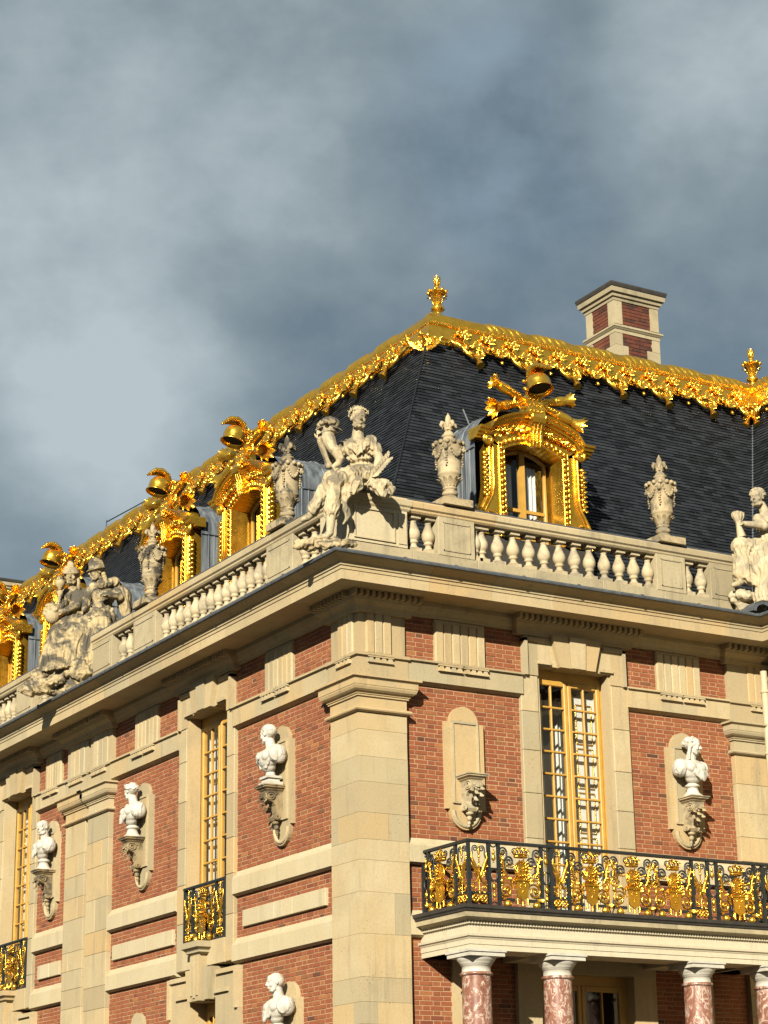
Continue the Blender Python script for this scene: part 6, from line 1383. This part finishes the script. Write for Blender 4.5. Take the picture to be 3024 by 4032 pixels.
sculpt('turban', tb, M['statue_dark'], st, 0.012, 1)
mb = MB(); mb.lathe([(0.03, -0.1), (0.05, -0.06), (0.10, 0.0), (0.11, 0.08), (0.06, 0.12), (0.05, 0.16), (0.075, 0.18)], (-0.235, -0.28, 1.10), 12); mb.build('small_vase', M['statue_dark'], st)
mb = MB(); r2 = random.Random(6)
mb.ell((-0.38, -0.22, 0.50), (0.16, 0.14, 0.19), 12, 9)
for i in range(30): a, b_ = r2.uniform(0, 6.28), r2.uniform(-0.3, 1.3); mb.ell((-0.38 + 0.16 * math.cos(a) * math.cos(b_), -0.20 + 0.14 * math.sin(a) * math.cos(b_), 0.54 + 0.20 * math.sin(b_)), 0.05, 7, 6)
sculpt('curly_ram_head', mb, M['statue_dark'], st, 0.014, 1)
mb = MB(); mb.box(-0.35, 0.1, 0.15, 0.6, -1.1, 0.2); mb.build('seat_block', M['statue'], st)

# --- seated woman with the sheaf of corn, cut by the right edge
st = thing('seated_statue', 'seated stone woman holding a small sheaf of corn, cut off by the right edge', 'statue', Matrix.Translation((7.9, -0.5, 12.1)) @ VW, 'seated stone statues on the balustrade')
body = MB(); Rm = facing(-0.55, -0.85, 0.10); HC = (0.11, 0.02, 1.68)
head(body, HC, Rm, 0.345); limb(body, [(0.18, 0.06, 1.56), (0.24, 0.08, 1.42)], [0.08, 0.095]); body.ell((0.29, 0.10, 1.26), (0.24, 0.16, 0.19), 14, 10)
limb(body, [(0.09, 0.02, 1.29), (0.17, -0.12, 1.11), (-0.20, -0.25, 1.115)], [0.095, 0.085, 0.052]); hand(body, (-0.21, -0.255, 1.115), (-1, -0.25, -0.15), (0, -0.3, 1), 0.17, 1.0)
limb(body, [(0.52, 0.12, 1.28), (0.60, -0.02, 1.0), (0.42, -0.22, 0.86)], [0.10, 0.085, 0.055])
limb(body, [(0.26, 0.08, 0.72), (-0.32, -0.30, 0.70), (-0.34, -0.30, 0.06)], [0.19, 0.145, 0.07]); limb(body, [(-0.34, -0.30, 0.04), (-0.42, -0.36, -0.02), (-0.49, -0.40, -0.05)], [0.07, 0.06, 0.045])
limb(body, [(0.34, 0.08, 0.70), (0.14, -0.36, 0.56), (0.10, -0.32, -0.2)], [0.19, 0.15, 0.07])
sculpt('body', body, M['statue_clean'], st, 0.0115, 2)
dr = MB(); dr.ell((0.30, 0.10, 1.18), (0.245, 0.17, 0.2), 14, 10); dr.ell((0.30, 0.10, 0.95), (0.19, 0.17, 0.18), 14, 10); dr.ell((0.28, 0.08, 0.72), (0.30, 0.25, 0.23), 14, 10)
limb(dr, [(0.24, 0.05, 0.70), (-0.30, -0.29, 0.68), (-0.32, -0.28, 0.16)], [0.23, 0.175, 0.16]); limb(dr, [(0.34, 0.05, 0.68), (0.14, -0.34, 0.54), (0.10, -0.30, 0.0), (0.08, -0.28, -0.25)], [0.24, 0.20, 0.20, 0.2]); dr.ell((-0.08, -0.22, 0.36), (0.25, 0.13, 0.36), 12, 9); dr.tube([(-0.32, -0.3, 0.2), (-0.2, -0.32, 0.08), (0.0, -0.34, -0.06)], [0.12, 0.10, 0.08], 8)
limb(dr, [(0.52, 0.14, 1.30), (0.58, 0.05, 1.08)], [0.125, 0.12]); dr.tube([(0.12, 0.0, 1.36), (0.25, -0.07, 1.22), (0.42, -0.02, 1.32)], 0.03, 7)
for i in range(6): f = i / 5; dr.tube([(0.36, -0.12, 0.86 - 0.1 * f), (0.02, -0.36 + 0.05 * f, 0.72 - 0.16 * f), (-0.16 + 0.06 * f, -0.38, 0.44 - 0.2 * f), (-0.06 + 0.05 * f, -0.36, 0.16 - 0.2 * f)], [0.02, 0.035, 0.035, 0.02], 6)
sculpt('robe', dr, M['statue_clean'], st, 0.0135, 2, 0.032, (13, 13, 3.0), seed=2)
hb = MB(); hair_blobs(hb, HC, Rm, 0.345, 60, 5, 0.02, -0.2, 0.075); hb.ell(Vector(HC) + Rm @ Vector((0, 0.17, 0.02)), (0.09, 0.09, 0.085), 10, 8); sculpt('hair', hb, M['statue_clean'], st, 0.011, 1)
mb = MB(); mb.tube([(-0.27, -0.28, 0.86), (-0.31, -0.29, 1.06), (-0.31, -0.3, 1.16)], [0.085, 0.05, 0.06], 10)
r2 = random.Random(3)
for i in range(26): a = r2.uniform(0, 6.28); q = 0.10 * math.sqrt(r2.random()); mb.tube([(-0.31 + q * 0.4 * math.cos(a), -0.3 + q * 0.4 * math.sin(a), 1.12), (-0.31 + q * math.cos(a), -0.3 + q * math.sin(a), 1.24), (-0.31 + q * 1.15 * math.cos(a), -0.3 + q * 1.15 * math.sin(a), 1.31)], [0.012, 0.022, 0.012], 6)
mb.build('corn_sheaf', M['statue_clean'], st)
mb = MB(); r2 = random.Random(14)
for i in range(24): mb.ell((r2.uniform(-0.45, 0.45), -0.22 + r2.uniform(-0.12, 0.15), r2.uniform(-0.48, -0.16)), (r2.uniform(0.10, 0.2), r2.uniform(0.1, 0.16), r2.uniform(0.06, 0.11)), 7, 5)
mb.box(-0.42, 0.5, -0.2, 0.3, -0.6, -0.12)
sculpt('rocky_base', mb, M['statue_clean'], st, 0.018, 1, 0.02, (9, 9, 9))
mb = MB(); mb.box(0.0, 0.75, 0.02, 0.5, -0.5, 0.60); mb.build('seat_block', M['statue_clean'], st)
lg = MB(); lg.grid([[(7.62 + 0.25 * math.cos(a), y, 11.52 + 0.20 * math.sin(a)) for a in [math.pi * i / 10 for i in range(11)]] for y in (-0.95, -0.6)]); lg.grid([[(7.62 + r_ * math.cos(a), -0.94, 11.52 + r_ * 0.8 * math.sin(a)) for a in [math.pi * i / 10 for i in range(11)]] for r_ in (0.17, 0.25)]); lg.build('lead_cowl', M['flash'], palace)

# --- white marble busts
def bust(label, side, u, z, face, kind, tilt=0.08):
    T = SIDES[side]; o = thing('marble_bust', label, 'bust', T @ Matrix.Translation((u, -0.16, z)), 'white marble busts on the wall brackets')
    mb = MB()
    if kind == 'roman': mb.box(-0.17, 0.17, -0.14, 0.14, 0, 0.05); mb.box(-0.13, 0.13, -0.11, 0.11, 0.05, 0.11, 0.015); mb.box(-0.15, 0.15, -0.13, 0.13, 0.112, 0.15); mb.lathe([(0.12, 0.15), (0.08, 0.18), (0.075, 0.24)], n=16)
    else: mb.lathe([(0.185, 0.0), (0.17, 0.02), (0.12, 0.06), (0.095, 0.12), (0.09, 0.155), (0.125, 0.165), (0.13, 0.185), (0.115, 0.20), (0.08, 0.22), (0.085, 0.27)], n=20)
    mb.build('socle', M['marble'], o)
    b_ = MB(); Rm = facing(face[0], face[1], tilt); hc = Vector((face[0] * 0.03, -0.02 + face[1] * 0.03, 0.855))
    head(b_, hc, Rm, 0.315, kind != 'woman'); limb(b_, [hc + Vector((0, 0.03, -0.10)), (0, 0.02, 0.60)], [0.085, 0.095])
    b_.ell((0, 0.02, 0.52), (0.30, 0.15, 0.13), 16, 10); b_.ell((0, -0.05, 0.44), (0.23, 0.14, 0.18), 16, 10); b_.ell((0, -0.03, 0.31), (0.15, 0.11, 0.10), 12, 9); b_.ell((0, 0, 0.23), (0.08, 0.07, 0.05), 10, 8)
    for sg in (-1, 1): b_.ell((sg * 0.27, 0.03, 0.46), (0.09, 0.12, 0.13), 12, 9); b_.ell((sg * 0.10, -0.14, 0.47), (0.10, 0.07, 0.085), 10, 8)
    sculpt('bust', b_, M['marble'], o, 0.0095, 2)
    d_ = MB()
    def draped(pts, r): d_.tube(pts, r, 7)
    if kind == 'roman':
        d_.ell((-0.24, 0.0, 0.50), (0.13, 0.16, 0.16), 12, 9); d_.ell((0.25, 0.0, 0.48), (0.11, 0.15, 0.15), 12, 9); d_.ell((-0.12, 0.04, 0.62), (0.13, 0.11, 0.06), 12, 9)
        for i in range(5): draped([(-0.30 + 0.03 * i, -0.06, 0.56), (-0.19 + 0.03 * i, -0.12, 0.40), (-0.07 + 0.02 * i, -0.12, 0.27)], [0.018, 0.026, 0.018])
        draped([(0.28, -0.06, 0.56), (0.22, -0.11, 0.42), (0.10, -0.11, 0.28)], [0.03, 0.035, 0.025]); d_.ell((0.05, -0.205, 0.46), (0.035, 0.02, 0.045), 8, 6)
    else:
        for i in range(6): f = i / 5; draped([(-0.27 + 0.06 * f, -0.02, 0.60 - 0.05 * f), (-0.10 + 0.08 * f, -0.17 - 0.02 * f, 0.46 - 0.13 * f), (0.06 + 0.03 * f, -0.20, 0.38 - 0.12 * f), (0.20 + 0.02 * f, -0.14, 0.44 - 0.08 * f), (0.27, -0.02, 0.58 - 0.08 * f)], [0.022, 0.03, 0.03, 0.03, 0.02])
        d_.ell((-0.24, 0.0, 0.48), (0.13, 0.15, 0.16), 12, 9); d_.ell((0.24, 0.02, 0.48), (0.11, 0.13, 0.15), 12, 9); draped([(-0.05, -0.13, 0.60), (0.08, -0.16, 0.44), (0.02, -0.16, 0.28)], [0.022, 0.03, 0.022])
    sculpt('drapery', d_, M['marble'], o, 0.011, 2, 0.014, (12, 12, 5), seed=u)
    h_ = MB()
    if kind == 'bald': h_.ell(hc + Rm @ (Vector((0, 0.13, 0.08)) * 0.315), (0.352 * 0.315, 0.37 * 0.315, 0.34 * 0.315), 12, 9, Rm)
    elif kind == 'crown':
        hair_blobs(h_, hc, Rm, 0.315, 40, 4, -0.02, -0.3, 0.07)
        rows = []
        for q, zz in ((0.40, 0.20), (0.43, 0.34), (0.40, 0.36), (0.37, 0.22)):
            rows.append([hc + Rm @ (Vector((q * math.sin(a), 0.03 - q * 1.12 * math.cos(a), zz + (0.24 * max(0, math.cos(a)) ** 1.5 if zz > 0.3 else 0.0))) * 0.315) for a in [2 * math.pi * k / 24 for k in range(24)]])
        h_.grid(rows, closed_u=True, closed_v=True)
    elif kind == 'woman':
        hair_blobs(h_, hc, Rm, 0.315, 55, 7, 0.0, -0.25, 0.075); h_.ell(hc + Rm @ (Vector((0, 0.46, 0.12)) * 0.315), 0.055, 10, 8)
        for sg in (-1, 1): h_.tube([hc + Rm @ (Vector((sg * 0.33, 0.10, 0.0)) * 0.315), hc + Rm @ (Vector((sg * 0.36, 0.14, -0.4)) * 0.315), hc + Rm @ (Vector((sg * 0.30, 0.10, -0.75)) * 0.315)], [0.035, 0.03, 0.02], 7)
    else: hair_blobs(h_, hc, Rm, 0.315, 80, 9, -0.06, -0.1, 0.055)
    sculpt('hair', h_, M['marble'], o, 0.010, 1)
bust('white marble bust of a curly-haired man in armour, nearest the corner pier', 'L', 2.63, 8.437, (0.93, -0.38), 'roman')
bust('white marble bust in profile wearing a tall diadem, right of the double pilaster', 'L', 8.13, 8.422, (0.97, -0.25), 'crown')
bust('white marble bust of a bald man facing the court, at the far left', 'L', 12.46, 8.422, (-0.45, -0.9), 'bald')
bust('white marble bust of a woman looking right, right of the balcony window', 'R', 6.43, 8.317, (0.72, -0.70), 'woman')
bust('white marble bust of a man in a toga, cut by the bottom edge', 'L', 2.37, 4.37, (0.25, -0.97), 'bald')
console('dark scrolled bracket under the lowest bust, below the bottom edge', 'L', 2.37, 4.37)
